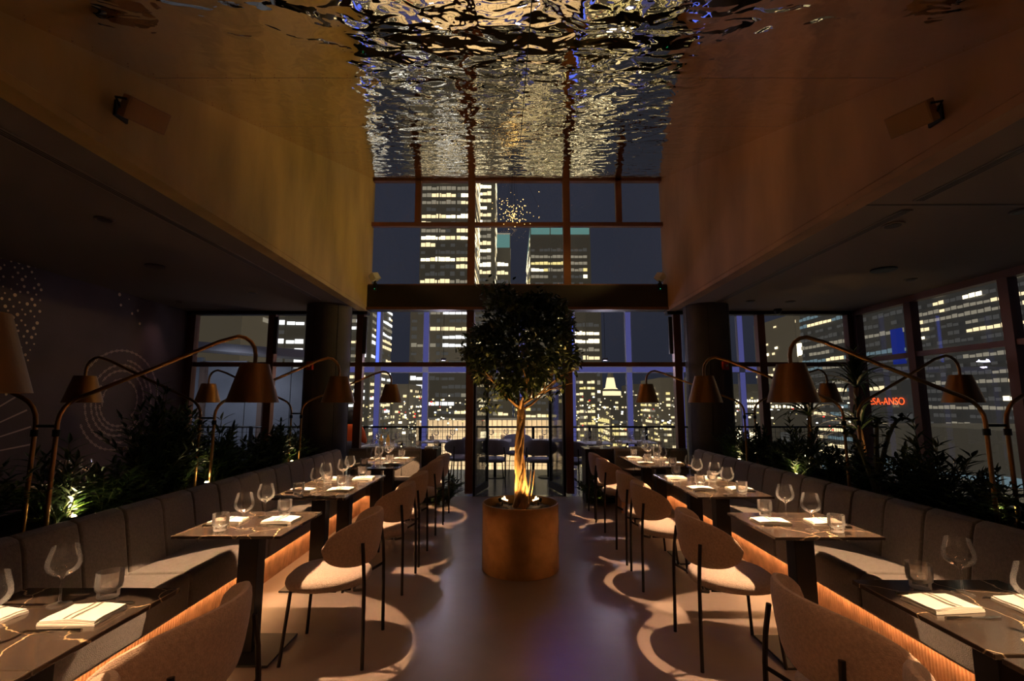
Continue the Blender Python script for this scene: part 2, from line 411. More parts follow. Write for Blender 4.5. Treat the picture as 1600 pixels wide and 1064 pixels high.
# ceiling details
def slot(name, x, y0, y1, label):
    r = empty(name, (x, y0, CZ - .004)); L = y1 - y0
    box('slot_frame', 'ceiling_paint', -.045, .045, 0, L, -.004, .0045, parent=r)
    for dx in (-.022, .0, .022): box('slot', 'frame_dark', dx - .006, dx + .006, .01, L - .01, -.006, -.001, parent=r)
    tag(r, label, 'air vent')
slot('linear_vent', 3.08, 1.6, 3.52, 'near linear slot air vent in the right low ceiling')
slot('linear_vent', 3.14, 3.70, 7.3, 'long far linear slot air vent in the right low ceiling')
slot('linear_vent', -2.88, 1.6, 7.1, 'long linear slot air vent in the dark left low ceiling')
box('trim_11', 'frame_dark', XR, RX, 3.60, 3.615, CZ - .003, CZ + .002, kind='structure')
def disc_light(x, y, r, dark, label, cat='downlight', nm='recessed_downlight'):
    m = MB(); m.lathe([(r, -.006), (r, .01)], 24); o = m.build(nm, 'ceiling_paint' if not dark else 'frame_dark', loc=(x, y, CZ - .006), smooth=True)
    m = MB(); m.lathe([(r * .72, -.009), (r * .72, .0)], 24); m.build('baffle', 'frame_dark' if dark != 2 else 'speaker_grille', o)
    tag(o, label, cat)
disc_light(4.275, 5.45, .13, 1, 'round dark speaker grille in the middle of the right low ceiling', 'speaker', 'ceiling_speaker')
disc_light(3.28, 4.03, .085, 0, 'unlit round downlight beside the long slot vent, right ceiling')
disc_light(4.22, 7.24, .07, 0, 'small unlit downlight near the far right windows')
disc_light(4.07, 3.72, .08, 0, 'unlit downlight by the ceiling joint at the right')
disc_light(4.95, 5.9, .07, 0, 'small unlit downlight nearest the right glass wall')
disc_light(3.6, 7.2, .06, 0, 'tiny downlight over the right column window')
disc_light(-4.0, 5.3, .10, 1, 'round dark speaker grille in the left low ceiling', 'speaker', 'ceiling_speaker')
disc_light(-5.05, 7.25, .05, 0, 'small downlight close to the mural wall by the window')
disc_light(-3.4, 3.9, .07, 0, 'unlit downlight in the left low ceiling')
disc_light(-3.6, 6.6, .07, 0, 'unlit downlight near the far left windows')

def dome(loc, label, mat='frame_dark'):
    o = empty('dome_camera', loc)
    m = MB(); m.lathe([(.06, 0), (.06, -.03), (.055, -.035)], 20); m.build('mount', mat, o, smooth=True)
    m = MB(); m.lathe([(.05, -.03), (.048, -.05), (.038, -.07), (.02, -.082), (.003, -.086)], 20); m.build('dome', 'black_metal', o, smooth=True)
    tag(o, label, 'security camera')
dome((4.36, 7.85, CZ), 'small black dome camera under the right low ceiling by the windows')
dome((3.66, 8.225, 2.98), 'pale dome camera outside, seen through the glass right of the right column', 'white_plastic')
# speakers on the bulkheads
def speaker(loc, rot, label):
    o = empty('wall_speaker', loc)
    b = box('case', 'speaker_case', -.05, .05, -.115, .115, -.068, .068, parent=o, bevel=.006); b.rotation_euler = rot; b.location = (.13 if loc[0] < 0 else -.13, .03, 0)
    g = box('grille', 'speaker_grille', -.003, .003, -.105, .105, -.06, .06, parent=b); g.location = (.051 if loc[0] < 0 else -.051, 0, 0)
    s = 1 if loc[0] < 0 else -1
    m = MB(); m.box(0, s * .015, -.05, .05, -.05, .05) if s > 0 else m.box(s * .015, 0, -.05, .05, -.05, .05)
    m.tube([(s * .01, 0, 0), (s * .05, -.07, .0), (s * .07, -.12, .02), (s * .12, -.10, .02)], .008)
    m.build('bracket', 'black_metal', o)
    tag(o, label, 'speaker')
speaker((XL, 2.80, 3.28), (0, math.radians(28), math.radians(-26)), 'brown box loudspeaker bracketed to the left bulkhead')
speaker((XR, 2.78, 3.24), (0, math.radians(-28), math.radians(26)), 'brown box loudspeaker bracketed to the right bulkhead')
def wash(x, s, label):
    o = empty('spotlight', (x, WY - .2, 3.47))
    m = MB(); m.box(-.02, .02, -.02, .02, 0, .05); m.build('stand', 'black_metal', o)
    b = box('head', 'white_plastic', -.05, .05, -.08, .08, -.06, .06, parent=o, bevel=.006); b.location = (0, -.02, .10); b.rotation_euler = (.3, s * .5, s * .5)
    d = MB(); d.lathe([(.006, 0), (.006, .004)], 8); d.build('status_light', 'green_led', o, loc=(0, -.01, -.10))
    m = MB(); m.box(-.03, .03, -.0, .04, -.12, .0); m.build('driver_box', 'black_metal', o)
    tag(o, label, 'spotlight')
wash(-2.28, -1, 'small pale spotlight on the left end of the dark beam'); wash(2.46, 1, 'small pale spotlight on the right end of the dark beam')
def alarm(loc, a, label):
    o = box('fire_alarm', 'red_plastic', -.055, .055, -.025, .02, -.065, .065, loc=loc, rz=a, bevel=.006)
    m = MB(); m.lathe([(.022, 0), (.016, .02)], 14); s = m.build('strobe', 'white_plastic', o, loc=(0, -.024, 0)); s.rotation_euler.x = PI / 2
    tag(o, label, 'fire alarm')
alarm((-3.03, 7.29, 2.05), -.35, 'red fire alarm box on the left column'); alarm((3.20, 7.29, 2.05), .35, 'red fire alarm box on the right column')

# mural on the left wall: dots, a disc of dashed rings, a striped arch
mu = empty('mural', (LX, 0, 0)); mu.parent = wl
def mdot(m, y, z, r, n=8): m.add([(.004, y + r * math.cos(2 * PI * i / n), z + r * math.sin(2 * PI * i / n)) for i in range(n)] + [(.006, y, z)], [(i, (i + 1) % n, n) for i in range(n)])
m = MB(); rnd = random.Random(3)
for i in range(17):
    for j in range(26):
        y = 4.2 + i * .095 + (j % 2) * .045; z = 1.6 + j * .062
        e = 5.52 - abs((z - 2.45) / 1.0) ** 2 * .35
        if y < e and rnd.random() < .93: mdot(m, y + rnd.uniform(-.012, .012), z + rnd.uniform(-.012, .012), rnd.uniform(.009, .021))
for (y, z, r) in ((6.58, 2.98, .026), (6.62, 2.84, .02), (6.83, 2.76, .02), (6.93, 2.82, .02), (6.99, 2.64, .022), (6.75, 2.95, .01)): mdot(m, y, z, r)
m.build('mural_dot', 'mural_dot', mu, kind='stuff')
m = MB()
def dash_arc(cy_, cz_, r, a0, a1):
    n = int(abs(a1 - a0) * r / .024)
    for i in range(n):
        a = a0 + (a1 - a0) * i / n; a2 = a + .017 / r; t = .014 + .007 * math.sin(i * 1.7)
        m.add([(.004, cy_ + q * math.cos(b), cz_ + q * math.sin(b)) for (q, b) in ((r - t, a), (r + t, a), (r + t * .8, a2), (r - t * .8, a2))], [(0, 1, 2, 3)])
for (r, a0, a1) in ((.70, -.3, 2.6), (.66, 3.6, 6.0), (.57, -1.5, 1.5), (.56, 3.2, 4.8), (.50, .4, 3.0), (.47, 3.0, 5.7), (.42, -1.1, 2.5), (.40, 2.6, 4.9), (.30, -.8, 3.4), (.34, 3.3, 5.0)):
    dash_arc(6.78, 1.52, r, a0, a1)
m.build('mural_ring', 'mural_ink', mu, kind='stuff')
m = MB()
for k in range(26):
    z = .85 + k * .03; hw = .55 * math.sqrt(max(0, 1 - ((z - .85) / .78) ** 2))
    if k % 3 != 2: m.box(.003, .006, 4.35 - hw, 4.35 + hw, z, z + .021)
for k in range(18):
    a = .1 + k * .16; m.add([(.004, 4.35 + q * math.cos(b), .9 + q * math.sin(b)) for (q, b) in ((.85, a), (1.25, a), (1.25, a + .015), (.85, a + .015))], [(0, 1, 2, 3)])
m.build('mural_stripe', 'mural_ink', mu, kind='stuff')

# ------------------------------------------------------------------ terrace
tf = box('floor_terrace', 'terrace_floor', -9, 9, WY + .05, 11.35, -.1, -.01, kind='structure')
rl = empty('railing', (0, 11.2, 0)); tag(rl, 'low metal terrace railing with slim posts and a rod infill, outside', 'railing')
m = MB(); m.tube([(-8, 0, .95), (8.5, 0, .95)], .022); m.build('top_rail', 'black_metal', rl)
for i in range(12):
    x = -7.2 + i * 1.28; box('rail_post', 'black_metal', x - .03, x + .03, -.03, .03, 0, .97, parent=rl)
m = MB()
for i in range(150): x = -8 + i * .11; m.box(x - .003, x + .003, -.003, .003, .08, .93)
for i in range(8): z = .1 + i * .105; m.box(-8, 8.5, -.003, .003, z - .003, z + .003)
m.build('wire_mesh', 'black_metal', rl, kind='stuff')
sc = empty('glass_screen_frame', (0, 11.45, 0)); tag(sc, 'white framed wind screen with blue lit posts beyond the terrace railing', 'screen')
for i, x in enumerate((-4.35, -3.15, -2.03, -.95, .24, 1.42, 2.75, 3.95, 5.4)):
    p = box('post', 'outdoor_white', x - .07, x + .07, -.05, .05, 0, 4.1, parent=sc)
    box('light_strip', 'led_blue' if i % 2 else 'violet_glow', x - .05 if i % 2 else x - .06, x + .02 if i % 2 else x + .06, -.056, -.05, 2.36, 4.0, parent=p)
    box('light_strip', 'violet_glow', x - .06, x + .06, -.054, -.05, .2, 2.2, parent=p)  # violet faces glow in place of lavender light on white posts and rail
box('cross_rail', 'outdoor_white', -4.4, 6, -.045, .045, 2.19, 2.34, parent=sc)
box('rail_glow', 'violet_glow', -4.4, 6, -.049, -.046, 2.21, 2.33, parent=sc)
box('head_rail', 'outdoor_white', -4.4, 6, -.04, .04, 4.1, 4.25, parent=sc)
# pale clad canopy building on the left of the terrace
cb = empty('canopy_building', (-6.8, 12.2, 0)); tag(cb, 'pale grey panelled pavilion with sloping roof edge outside the far left windows', 'building')
for i in range(5): box('wall_panel', 'terrace_panel', -3.2 + i * 1.12, -2.1 + i * 1.12, 0, .1, 0, 2.72 - i * .09, parent=cb)
for x in (-1.55, -.85, .62, 1.72): box('timber_post', 'terrace_wood', x - .06, x + .06, -.2, -.05, 0, 2.5, parent=cb)
MB().add([(-3.4, -.9, 2.95), (2.5, -.9, 2.5), (2.5, .3, 2.5), (-3.4, .3, 2.95), (-3.4, -.9, 3.15), (2.5, -.9, 2.68), (2.5, .3, 2.68), (-3.4, .3, 3.15)],
         [(0, 3, 2, 1), (4, 5, 6, 7), (0, 1, 5, 4), (1, 2, 6, 5), (2, 3, 7, 6), (3, 0, 4, 7)]).build('roof_edge', 'outdoor_white', cb)
point('guest_fill_light', (-3.1, 8.75, 1.9), 9, (1, .75, .55), .06)  # unseen lamp added to brighten the guest's orange top
spot('pavilion_wall_light', (-6.5, 10.2, 2.2), (-6.6, 12.2, 1.2), 60, (.8, .85, 1), 120, .8, .1)
point('terrace_lamp', (-1.4, 9.9, 2.3), 26, (.86, .76, .95), .1)
point('terrace_lamp', (1.9, 9.9, 2.3), 26, (.86, .76, .95), .1)
point('terrace_lamp', (.2, 9.9, 2.4), 16, (.55, .55, 1.0), .1)
m = MB(); m.lathe([(.05, 0), (.06, .05)], 10)
for x in (-1.4, .2, 1.9):
    o = empty('string_lamp', (x, 9.9, 2.35)); m2 = MB(); m2.tube([(0, 0, .05), (0, 0, 1.24)], .004); m2.build('cord', 'black_metal', o); m.build('cap', 'black_metal', o)
    tag(o, {-1.4: 'small terrace lamp on a cord outside the left centre window', .2: 'small terrace lamp on a cord beyond the open doors', 1.9: 'small terrace lamp on a cord outside the right centre window'}[x], 'lamp')
m = MB(); m.box(-3.5, 4, 9.87, 9.93, 3.58, 3.65); o = m.build('lamp_beam', 'black_metal'); o.location = (0, 0, 0)
tag(o, 'thin dark beam over the terrace carrying the small lamps', 'beam')

# ------------------------------------------------------------------ the city by night
box('city_ground', 'city_ground', -500, 500, 13, 700, -41, -40, kind='structure')
rc = random.Random(11)
def face_windows(m, origin, ux, W, z0, z1, floor_h, win_w, dens, pal, normal, gap=.18, fill=.5, punched=False, crown=None):
    """lit panes set proud of a facade; horizontal runs of lit bays floor by floor"""
    nf = int((z1 - z0) / floor_h); nc = max(1, int(W / win_w))
    for f in range(nf):
        z = z0 + f * floor_h; d = dens * rc.choice([.3, .6, .8, 1.0, 1.2, 1.6, 2.2]); st = rc.random() < d
        lev = rc.choice(pal)
        for c in range(nc):
            if rc.random() < .22: st = rc.random() < min(.95, d); lev = rc.choice(pal)
            if punched: st = rc.random() < dens; lev = rc.choice(pal)
            mi = lev if st else 3  # unlit panes get a faint glow as well
            if mi == 3 and (rc.random() < .35 or punched): continue
            a = origin + ux * (c * win_w + gap * win_w * .5); b = a + ux * (win_w * (1 - gap)); n = normal * .25
            hh = floor_h * fill * rc.uniform(.6, 1.0)
            m.cur = mi; m.quad(a + n + Vector((0, 0, z)), b + n + Vector((0, 0, z)), b + n + Vector((0, 0, z + hh)), a + n + Vector((0, 0, z + hh)))
def tower(name, label, px0, px1, pytop, Y, depth, floor_px=12, win_px=7, dens=.4, pal=(0, 0, 1, 1, 2), mats=('win_a', 'win_b', 'win_c', 'win_d'), body='facade_grey', zbot=-40,
          turn=0.0, crown=None, punched=False, fill=.5, gap=.10, pybot=None, mull=True, cat='skyscraper'):
    a = pix(px0, 600, Y); b = pix(px1, 600, Y); W = b.x - a.x; top = pix((px0 + px1) / 2, pytop, Y).z
    if pybot: zbot = pix(px0, pybot, Y).z
    fh = floor_px * Y / F; ww = win_px * Y / F
    r = empty(name, (a.x, Y, zbot), turn); hh = top - zbot
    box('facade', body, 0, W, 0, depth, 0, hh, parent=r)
    m = MB()
    face_windows(m, Vector((0, 0, 0)), Vector((1, 0, 0)), W, fh * .3, hh - fh * (.4 if not crown else 2.2), fh, ww, dens, pal, Vector((0, -1, 0)), gap, fill, punched)
    sd = Vector((0, depth, 0)) if px0 > 800 else Vector((W, 0, 0)); su = Vector((0, -1, 0)) if px0 > 800 else Vector((0, 1, 0)); sn = Vector((-1 if px0 > 800 else 1, 0, 0))
    face_windows(m, sd, su, depth, fh * .3, hh - fh * .4, fh, ww * 1.4, dens, pal, sn, gap, fill, punched)
    if m.f: m.build('lit_window', list(mats), r, kind='stuff')
    if mull:
        m = MB(); n = int(W / (ww * 5)) + 1
        for i in range(n + 1): x = W * i / n; m.box(x - ww * .10, x + ww * .10, -.6, 0, 0, hh)
        m.build('pier', body, r, kind='stuff')
    if crown: box('crown', crown, 0, W, -.5, depth, hh - fh * 1.6, hh, parent=r); box('crown_rim', 'win_c', 0, W, -.6, depth, hh - .02 * hh / 10, hh + fh * .12, parent=r)
    tag(r, label, cat)
    return r
WM = ('win_w', 'win_b', 'win_c', 'win_d'); YM_ = ('win_y', 'win_b', 'win_c', 'win_d')
tower('skyscraper', 'tall lit office tower left of centre, rising past the upper window', 652, 738, 120, 210, 40, 12, 8, 1.1, fill=.6)
tower('skyscraper', 'right flank of the tall tower, between the two upper mullions', 738, 772, 130, 256, 30, 12, 7, .95, fill=.6)
tower('skyscraper', 'shorter teal topped tower slab tucked against the tall tower', 770, 797, 366, 290, 20, 14, 6, .5, crown='win_teal')
tower('skyscraper', 'teal crowned tower right of centre with yellow lit floors', 830, 926, 350, 200, 55, 11, 7, .95, pal=(0, 0, 1, 1, 2), mats=('win_a', 'win_y', 'win_c', 'win_d'), crown='win_teal')
tower('skyscraper', 'dark lit office slab behind the left centre glass, below the beam', 640, 735, 470, 178, 26, 13, 10, .5, mats=WM)
tower('office_block', 'bright banded office block behind the left column', 535, 577, 440, 120, 20, 11, 9, .9, mats=WM, cat='building')
tower('office_block', 'white banded office block seen through the far left windows', 398, 482, 440, 110, 25, 15, 14, .95, pal=(0, 0, 0, 1), mats=WM, turn=.12, cat='building', gap=.08)
tower('apartment_block', 'beige block with few lights at the far left window', 296, 372, 450, 90, 12, 24, 20, .06, body='facade_stone', cat='building', punched=True)
tower('office_block', 'low grey block with scattered lights left of the tall tower, low down', 540, 640, 600, 150, 20, 8, 6, .35, pal=(0, 1, 1, 2), punched=True, cat='building')
tower('office_block', 'grey block behind the open door way', 738, 800, 470, 190, 30, 11, 8, .45, mats=WM, cat='building')
tower('office_block', 'yellow lit block seen right of the trunk through the doors', 805, 872, 480, 170, 30, 10, 8, .65, mats=YM_, cat='building')
tower('office_block', 'pale banded tower right of the right door mullion', 893, 940, 482, 160, 30, 13, 9, .5, mats=('win_a', 'win_b', 'win_c', 'win_d'), cat='building')
tower('apartment_block', 'brown apartment block with yellow windows right of the doors', 899, 932, 578, 140, 20, 9, 6, .55, mats=YM_, body='facade_grey', punched=True, cat='building')
tower('office_block', 'small glowing yellow block with broad panes', 953, 978, 640, 110, 15, 9, 12, 1.5, mats=YM_, pal=(0, 0, 1), cat='building', fill=.75)
tower('apartment_block', 'dark blunt block left of the right column, dotted with lights', 935, 1000, 618, 170, 20, 7, 5, .22, punched=True, cat='building')
tower('apartment_block', 'stone block with grid of round yellow lights behind right mullion', 1032, 1072, 590, 130, 20, 9, 7, .6, mats=YM_, body='facade_stone', punched=True, cat='building')
tower('apartment_block', 'low city block behind the right centre window', 990, 1034, 600, 180, 20, 7, 6, .4, punched=True, cat='building')
tower('apartment_block', 'mid height block right of the right column', 1135, 1200, 600, 130, 20, 10, 8, .35, punched=True, cat='building')
tower('apartment_block', 'pale stone tower with punched windows at the right corner', 1247, 1325, 490, 150, 25, 9, 7, .13, body='facade_stone', punched=True, cat='building', pal=(0, 1, 1))
tower('office_block', 'bright cream strip of a building beside the right corner mullion', 1318, 1336, 480, 100, 15, 30, 14, 1.5, body='facade_stone', pal=(0, 0), cat='building', fill=.8)
tower('office_block', 'low hall with two rows of round lights at the right window', 1195, 1260, 612, 90, 12, 9, 6, 2, pal=(0, 0), cat='building', punched=True, fill=.55, gap=.35, pybot=640)
tower('office_block', 'bright low glazed hall under the round lights', 1195, 1262, 642, 88, 12, 22, 17, 1.4, pal=(1, 0, 2), cat='building', fill=.8, gap=.08, pybot=700)

# spire
sp = empty('spire_tower', (pix(954, 600, 300).x, 300, -40)); h0 = pix(954, 580, 300).z + 40
m = MB(); m.lathe([(9, 0), (9, h0 - 26), (6, h0 - 25), (6, h0 - 12), (3, h0 - 10), (2, h0 - 4), (.4, h0 + 6)], 4); m.build('shaft', 'facade_stone', sp)
m = MB(); m.lathe([(6.3, h0 - 24), (6.3, h0 - 12.5), (3.3, h0 - 10), (2.2, h0 - 4)], 4, cap=False); m.build('lit_crown', 'win_b', sp)
tag(sp, 'distant stepped skyscraper with a glowing pointed crown', 'skyscraper')

# buildings seen through the right glass wall
def side_block(name, label, X, y0, y1, ztop, fh, ww, dens, pal, mats, body, zbot=-40, fill=.5, gap=.12, depth=20, cat='building'):
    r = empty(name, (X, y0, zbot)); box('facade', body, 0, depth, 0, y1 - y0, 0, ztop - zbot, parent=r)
    m = MB(); face_windows(m, Vector((0, y1 - y0, 0)), Vector((0, -1, 0)), y1 - y0, fh * .3, ztop - zbot - fh * .5, fh, ww, dens, pal, Vector((-1, 0, 0)), gap, fill)
    face_windows(m, Vector((0, 0, 0)), Vector((1, 0, 0)), depth, fh * .3, ztop - zbot - fh * .5, fh, ww, dens, pal, Vector((0, -1, 0)), gap, fill)
    m.build('lit_window', list(mats), r, kind='stuff')
    tag(r, label, cat)
    return r
side_block('skyscraper', 'huge dark office tower filling the right glass wall with lit floors', 62, 30, 74, 60, 1.15, .95, .55, (0, 1, 1, 2, 2, 2), ('win_a', 'win_b', 'win_c', 'win_d'), 'facade_dark', cat='skyscraper')
side_block('office_block', 'blue lit tower seen through the narrow right corner pane', 66, 80, 110, 30, 1.6, 1.4, .5, (0, 1, 1, 2, 2), ('win_b', 'win_c', 'win_cyan', 'win_d'), 'facade_dark')
bx_ = box('media_banner', 'win_blue', 65.5, 65.9, 81, 83.4, 8, 14); tag(bx_, 'tall blue lit banner on the tower at the right corner', 'banner')
side_block('office_block', 'low long block with a pale blue glazed gallery at the right', 44, 22, 60, -1.0, 3.0, 2.2, 1.2, (0, 0, 1), ('win_cyan', 'win_cyan', 'win_c', 'win_d'), 'facade_grey', zbot=-7.4, fill=.55, depth=15)
sb = empty('media_sign', (58, 75.8, 1.0)); sbb = box('sign_box', 'facade_dark', 0, 1, -4, 4, -.4, 1.7, parent=sb)
cuv = bpy.data.curves.new('sign_text', 'FONT'); cuv.body = 'ESA-ANSO'; cuv.size = 1.55; cuv.extrude = .02; cuv.align_x = 'CENTER'; cuv.align_y = 'CENTER'
tx = bpy.data.objects.new('sign_lettering', cuv); C.objects.link(tx); cuv.materials.append(MATS['sign_led']); 
bpy.context.view_layer.update(); me_ = bpy.data.meshes.new_from_object(tx.evaluated_get(bpy.context.evaluated_depsgraph_get())); bpy.data.objects.remove(tx)
tx = bpy.data.objects.new('sign_lettering', me_); C.objects.link(tx); tx.parent = sb
if not me_.materials: me_.materials.append(MATS['sign_led'])
tx.rotation_euler = (PI / 2, 0, -PI / 2); tx.location = (-.15, 0, .65)
tag(sb, 'orange red lit letter sign on a building beyond the right corner', 'sign')
# beige lit parapet wall and roof beyond the railing, with grid of slim bars
bw = empty('floodlit_block', (-29, 150, -40)); tag(bw, 'long floodlit beige block below the skyline beyond the railing', 'building')
box('wall_face', 'beige_wall', 0, 45, 0, 6, 0, 36.2, parent=bw)
box('coping', 'facade_dark', -.3, 45.3, -.4, 6.2, 36.2, 36.8, parent=bw)
m = MB()
for i in range(30): x = .5 + i * 1.5; m.box(x - .07, x + .07, -.25, 0, 0, 36.2)
for i in range(12): m.box(0, 45, -.2, 0, 3 * i - .07, 3 * i + .07)
m.build('panel_joint', 'facade_grey', bw, kind='stuff')
for x in (-22, -6, 9): spot('facade_floodlight', (x, 128, -16), (x, 150, -12), 26000, (1, .80, .52), 120, .6, .4)

# scattered far city lights low on the horizon
m = MB()
for i in range(420):
    px = rc.choice([rc.uniform(540, 740), rc.uniform(890, 1070), rc.uniform(1140, 1340)]); py = rc.uniform(618, 672); Y = rc.uniform(60, 120)
    p = pix(px, py, Y); s = Y / F * rc.uniform(.6, 1.5); m.cur = rc.choice([0, 0, 0, 1, 1, 1, 2, 2, 3, 3, 3, 3, 4])
    m.box(p.x - s, p.x + s, p.y, p.y + s, p.z - s * .8, p.z + s * .8)
o = m.build('street_light', ['win_a', 'win_y', 'win_w', 'win_b', 'city_red']); tag(o, 'scattered distant city lights low over the railing', 'lights', kind='stuff')

# ------------------------------------------------------------------ banquettes
def strip_prism(prof, L):
    """prof in (x,z) closed polygon, extruded along y from 0 to L"""
    n = len(prof); m = MB()
    m.add([(x, 0, z) for x, z in prof] + [(x, L, z) for x, z in prof],
          [tuple(range(n))] + [tuple(range(2 * n - 1, n - 1, -1))] + [(i, i + n, (i + 1) % n + n, (i + 1) % n) for i in range(n)])
    return m
BY0, BY1 = .25, 7.05
def banquette(name, s, xf, label):
    """s=-1 left, +1 right; xf = |x| of the seat front edge"""
    r = empty(name, (s * xf, 0, 0)); 
    def X(x): return s * x
    # fluted base
    xb = .115
    m = MB(); n = int((BY1 - BY0) / .022)
    for i in range(n):
        y = BY0 + i * .022; x0 = X(xb)
        m.add([(x0, y + .002, 0), (x0 - s * .010, y + .006, 0), (x0 - s * .010, y + .016, 0), (x0, y + .020, 0),
               (x0, y + .002, .240), (x0 - s * .010, y + .006, .240), (x0 - s * .010, y + .016, .240), (x0, y + .020, .240)],
              [(0, 1, 5, 4), (1, 2, 6, 5), (2, 3, 7, 6), (4, 5, 6, 7)])
    m.build('fluted_slat', 'fluted_oak', r, kind='stuff')
    a, b = sorted((X(xb), X(.5)))
    box('base', 'fluted_oak', a, b, BY0, BY1, 0, .240, parent=r)
    a, b = sorted((X(.03), X(.62))); box('seat_frame', 'frame_dark', a, b, BY0, BY1, .240, .26, parent=r)
    a, b = sorted((X(.060), X(.075))); box('light_strip', 'led_orange', a, b, BY0, BY1, .231, .2395, parent=r)
    L = .97; y = BY0
    prof = [(X(0), .25), (X(0), .43), (X(.02), .462), (X(.49), .45), (X(.49), .25)]
    if s > 0: prof = prof[::-1]
    pm = None
    while y < BY1 - .3:
        if pm is None: pm = strip_prism(prof, L - .012).build('seat_cushion', 'bench_fabric', r, loc=(0, y, 0), bevel=.022, seg=3); c = pm
        else: c = pm.copy(); C.objects.link(c); c.location = (0, y, 0)
        y += L
    prof = [(X(.40), .44), (X(.455), .76), (X(.475), .825), (X(.53), .845), (X(.58), .82), (X(.60), .25), (X(.42), .25)]
    if s > 0: prof = prof[::-1]
    y = BY0; k = 0; pm = None; w_ = .324
    while y < BY1 - .2:
        if pm is None: pm = strip_prism(prof, w_ - .004).build('back_panel', 'bench_fabric', r, loc=(0, y, 0), bevel=.014, seg=3)
        else: c = pm.copy(); C.objects.link(c); c.location = (0, y, 0)
        y += w_ + (.006 if k % 3 == 2 else 0); k += 1
    tag(r, label, 'banquette'); return r
banquette('banquette', -1, 1.97, 'long grey channel-backed banquette along the left planter')
banquette('banquette', 1, 2.13, 'long grey channel-backed banquette along the right planter')
# short returns across the window end
def ret(s, xa, xb, label):
    r = empty('banquette_return', (0, 7.05, 0)); a, b = sorted((s * xa, s * xb)); n = 4; w_ = (b - a) / n
    for i in range(n):
        x = a + i * w_
        m = MB(); m.add([(x + .002, .12, .25), (x + .002, .17, .80), (x + .002, .22, .84), (x + .002, .28, .82), (x + .002, .30, .0),
                         (x + w_ - .002, .12, .25), (x + w_ - .002, .17, .80), (x + w_ - .002, .22, .84), (x + w_ - .002, .28, .82), (x + w_ - .002, .30, .0)],
                        [(4, 3, 2, 1, 0), (5, 6, 7, 8, 9)] + [(i2, (i2 + 1) % 5, (i2 + 1) % 5 + 5, i2 + 5) for i2 in range(5)])
        m.build('back_panel', 'bench_fabric', r, bevel=.012, seg=2)
    box('seat_cushion', 'bench_fabric', a, b, -.30, .12, .25, .455, parent=r, bevel=.02, seg=3)
    box('base', 'fluted_oak', a, b, -.16, .14, 0, .25, parent=r)
    tag(r, label, 'banquette')
ret(-1, 1.33, 2.38, 'short banquette end turning across the window side, left row'); ret(1, 1.50, 2.56, 'short banquette end turning across the window side, right row')

# ------------------------------------------------------------------ planters
def planter(name, xa, xb, label):
    r = empty(name, ((xa + xb) / 2, 0, 0)); hw = (xb - xa) / 2
    for a, b in ((-hw, -hw + .025), (hw - .025, hw)): box('side_board', 'planter_black', a, b, .3, 7.15, 0, .80, parent=r)
    box('end_board', 'planter_black', -hw, hw, 7.15, 7.18, 0, .80, parent=r); box('soil', 'soil', -hw + .025, hw - .025, .3, 7.15, .60, .72, parent=r)
    tag(r, label, 'planter')
planter('planter', -3.18, -2.60, 'long black planter box behind the left banquette'); planter('planter', 2.76, 3.34, 'long black planter box behind the right banquette')

def leaf(m, base, d, up, L, W, fold=.25, droop=.1):
    d = d.normalized(); sd = d.cross(up).normalized(); n = sd.cross(d).normalized()
    p = [base, base + d * L * .35 + sd * W * .5 + n * W * fold, base + d * L * .72 + sd * W * .36 + n * (W * fold * .5 - L * droop * .5),
         base + d * L - n * L * droop, base + d * L * .72 - sd * W * .36 + n * (W * fold * .5 - L * droop * .5), base + d * L * .35 - sd * W * .5 + n * W * fold,
         base + d * L * .5 - n * L * droop * .2]
    m.add(p, [(0, 1, 6), (1, 2, 6), (2, 3, 6), (3, 4, 6), (4, 5, 6), (5, 0, 6)])
def shrub_mesh(seed, h, spread, n_stems, kind):
    rn = random.Random(seed); lv = MB(); st = MB()
    for i in range(n_stems):
        a = rn.uniform(0, 2 * PI); lean = rn.uniform(.05, 1) * spread; hh = h * rn.uniform(.6, 1.05) * (1 - .35 * lean / spread)
        b = Vector((rn.uniform(-.06, .06), rn.uniform(-.06, .06), 0)); pts = []
        for t in range(7):
            u = t / 6; pts.append(b + Vector((math.cos(a) * lean * u ** 1.6, math.sin(a) * lean * u ** 1.6, hh * (u - .12 * u * u * lean / spread))))
        st.tube(pts, [.007 * (1 - .6 * t / 6) for t in range(7)], 4, cap=False)
        nl = 11 if kind == 'zz' else 9
        for k in range(nl):
            u = .15 + .85 * k / (nl - 1); q = min(5, int(u * 6)); p = pts[q].lerp(pts[q + 1], u * 6 - q); d = (pts[min(q + 1, 6)] - pts[q]).normalized()
            sdv = d.cross(Vector((rn.uniform(-.4, .4), rn.uniform(-.4, .4), 1))).normalized()
            for sg in (-1, 1):
                L = (.085 if kind == 'zz' else .16) * rn.uniform(.75, 1.15) * (1 - .35 * abs(u - .5)); W = L * (.42 if kind == 'zz' else .16)
                lv.cur = 0 if rn.random() < .85 else 1
                leaf(lv, p, (sdv * sg + d * .8 + Vector((0, 0, rn.uniform(-.1, .3)))), Vector((0, 0, 1)) + d * .1, L, W, .2, .15)
        lv.cur = 0; leaf(lv, pts[-1], d, Vector((.1, .3, 1)), .08, .03)
    return st, lv
def make_shrub(seed, h, spread, n, kind):
    def f():
        st, lv = shrub_mesh(seed, h, spread, n, kind); r = empty('leafy_shrub')
        st.build('stems', 'stem_green', r, smooth=True); lv.build('foliage', ['leaf_dark', 'leaf_light'], r, kind='stuff'); return r
    return f
SH = [make_shrub(1, .52, .30, 26, 'zz'), make_shrub(2, .46, .34, 26, 'zz'), make_shrub(3, .60, .26, 22, 'fern'), make_shrub(4, .50, .30, 28, 'zz')]
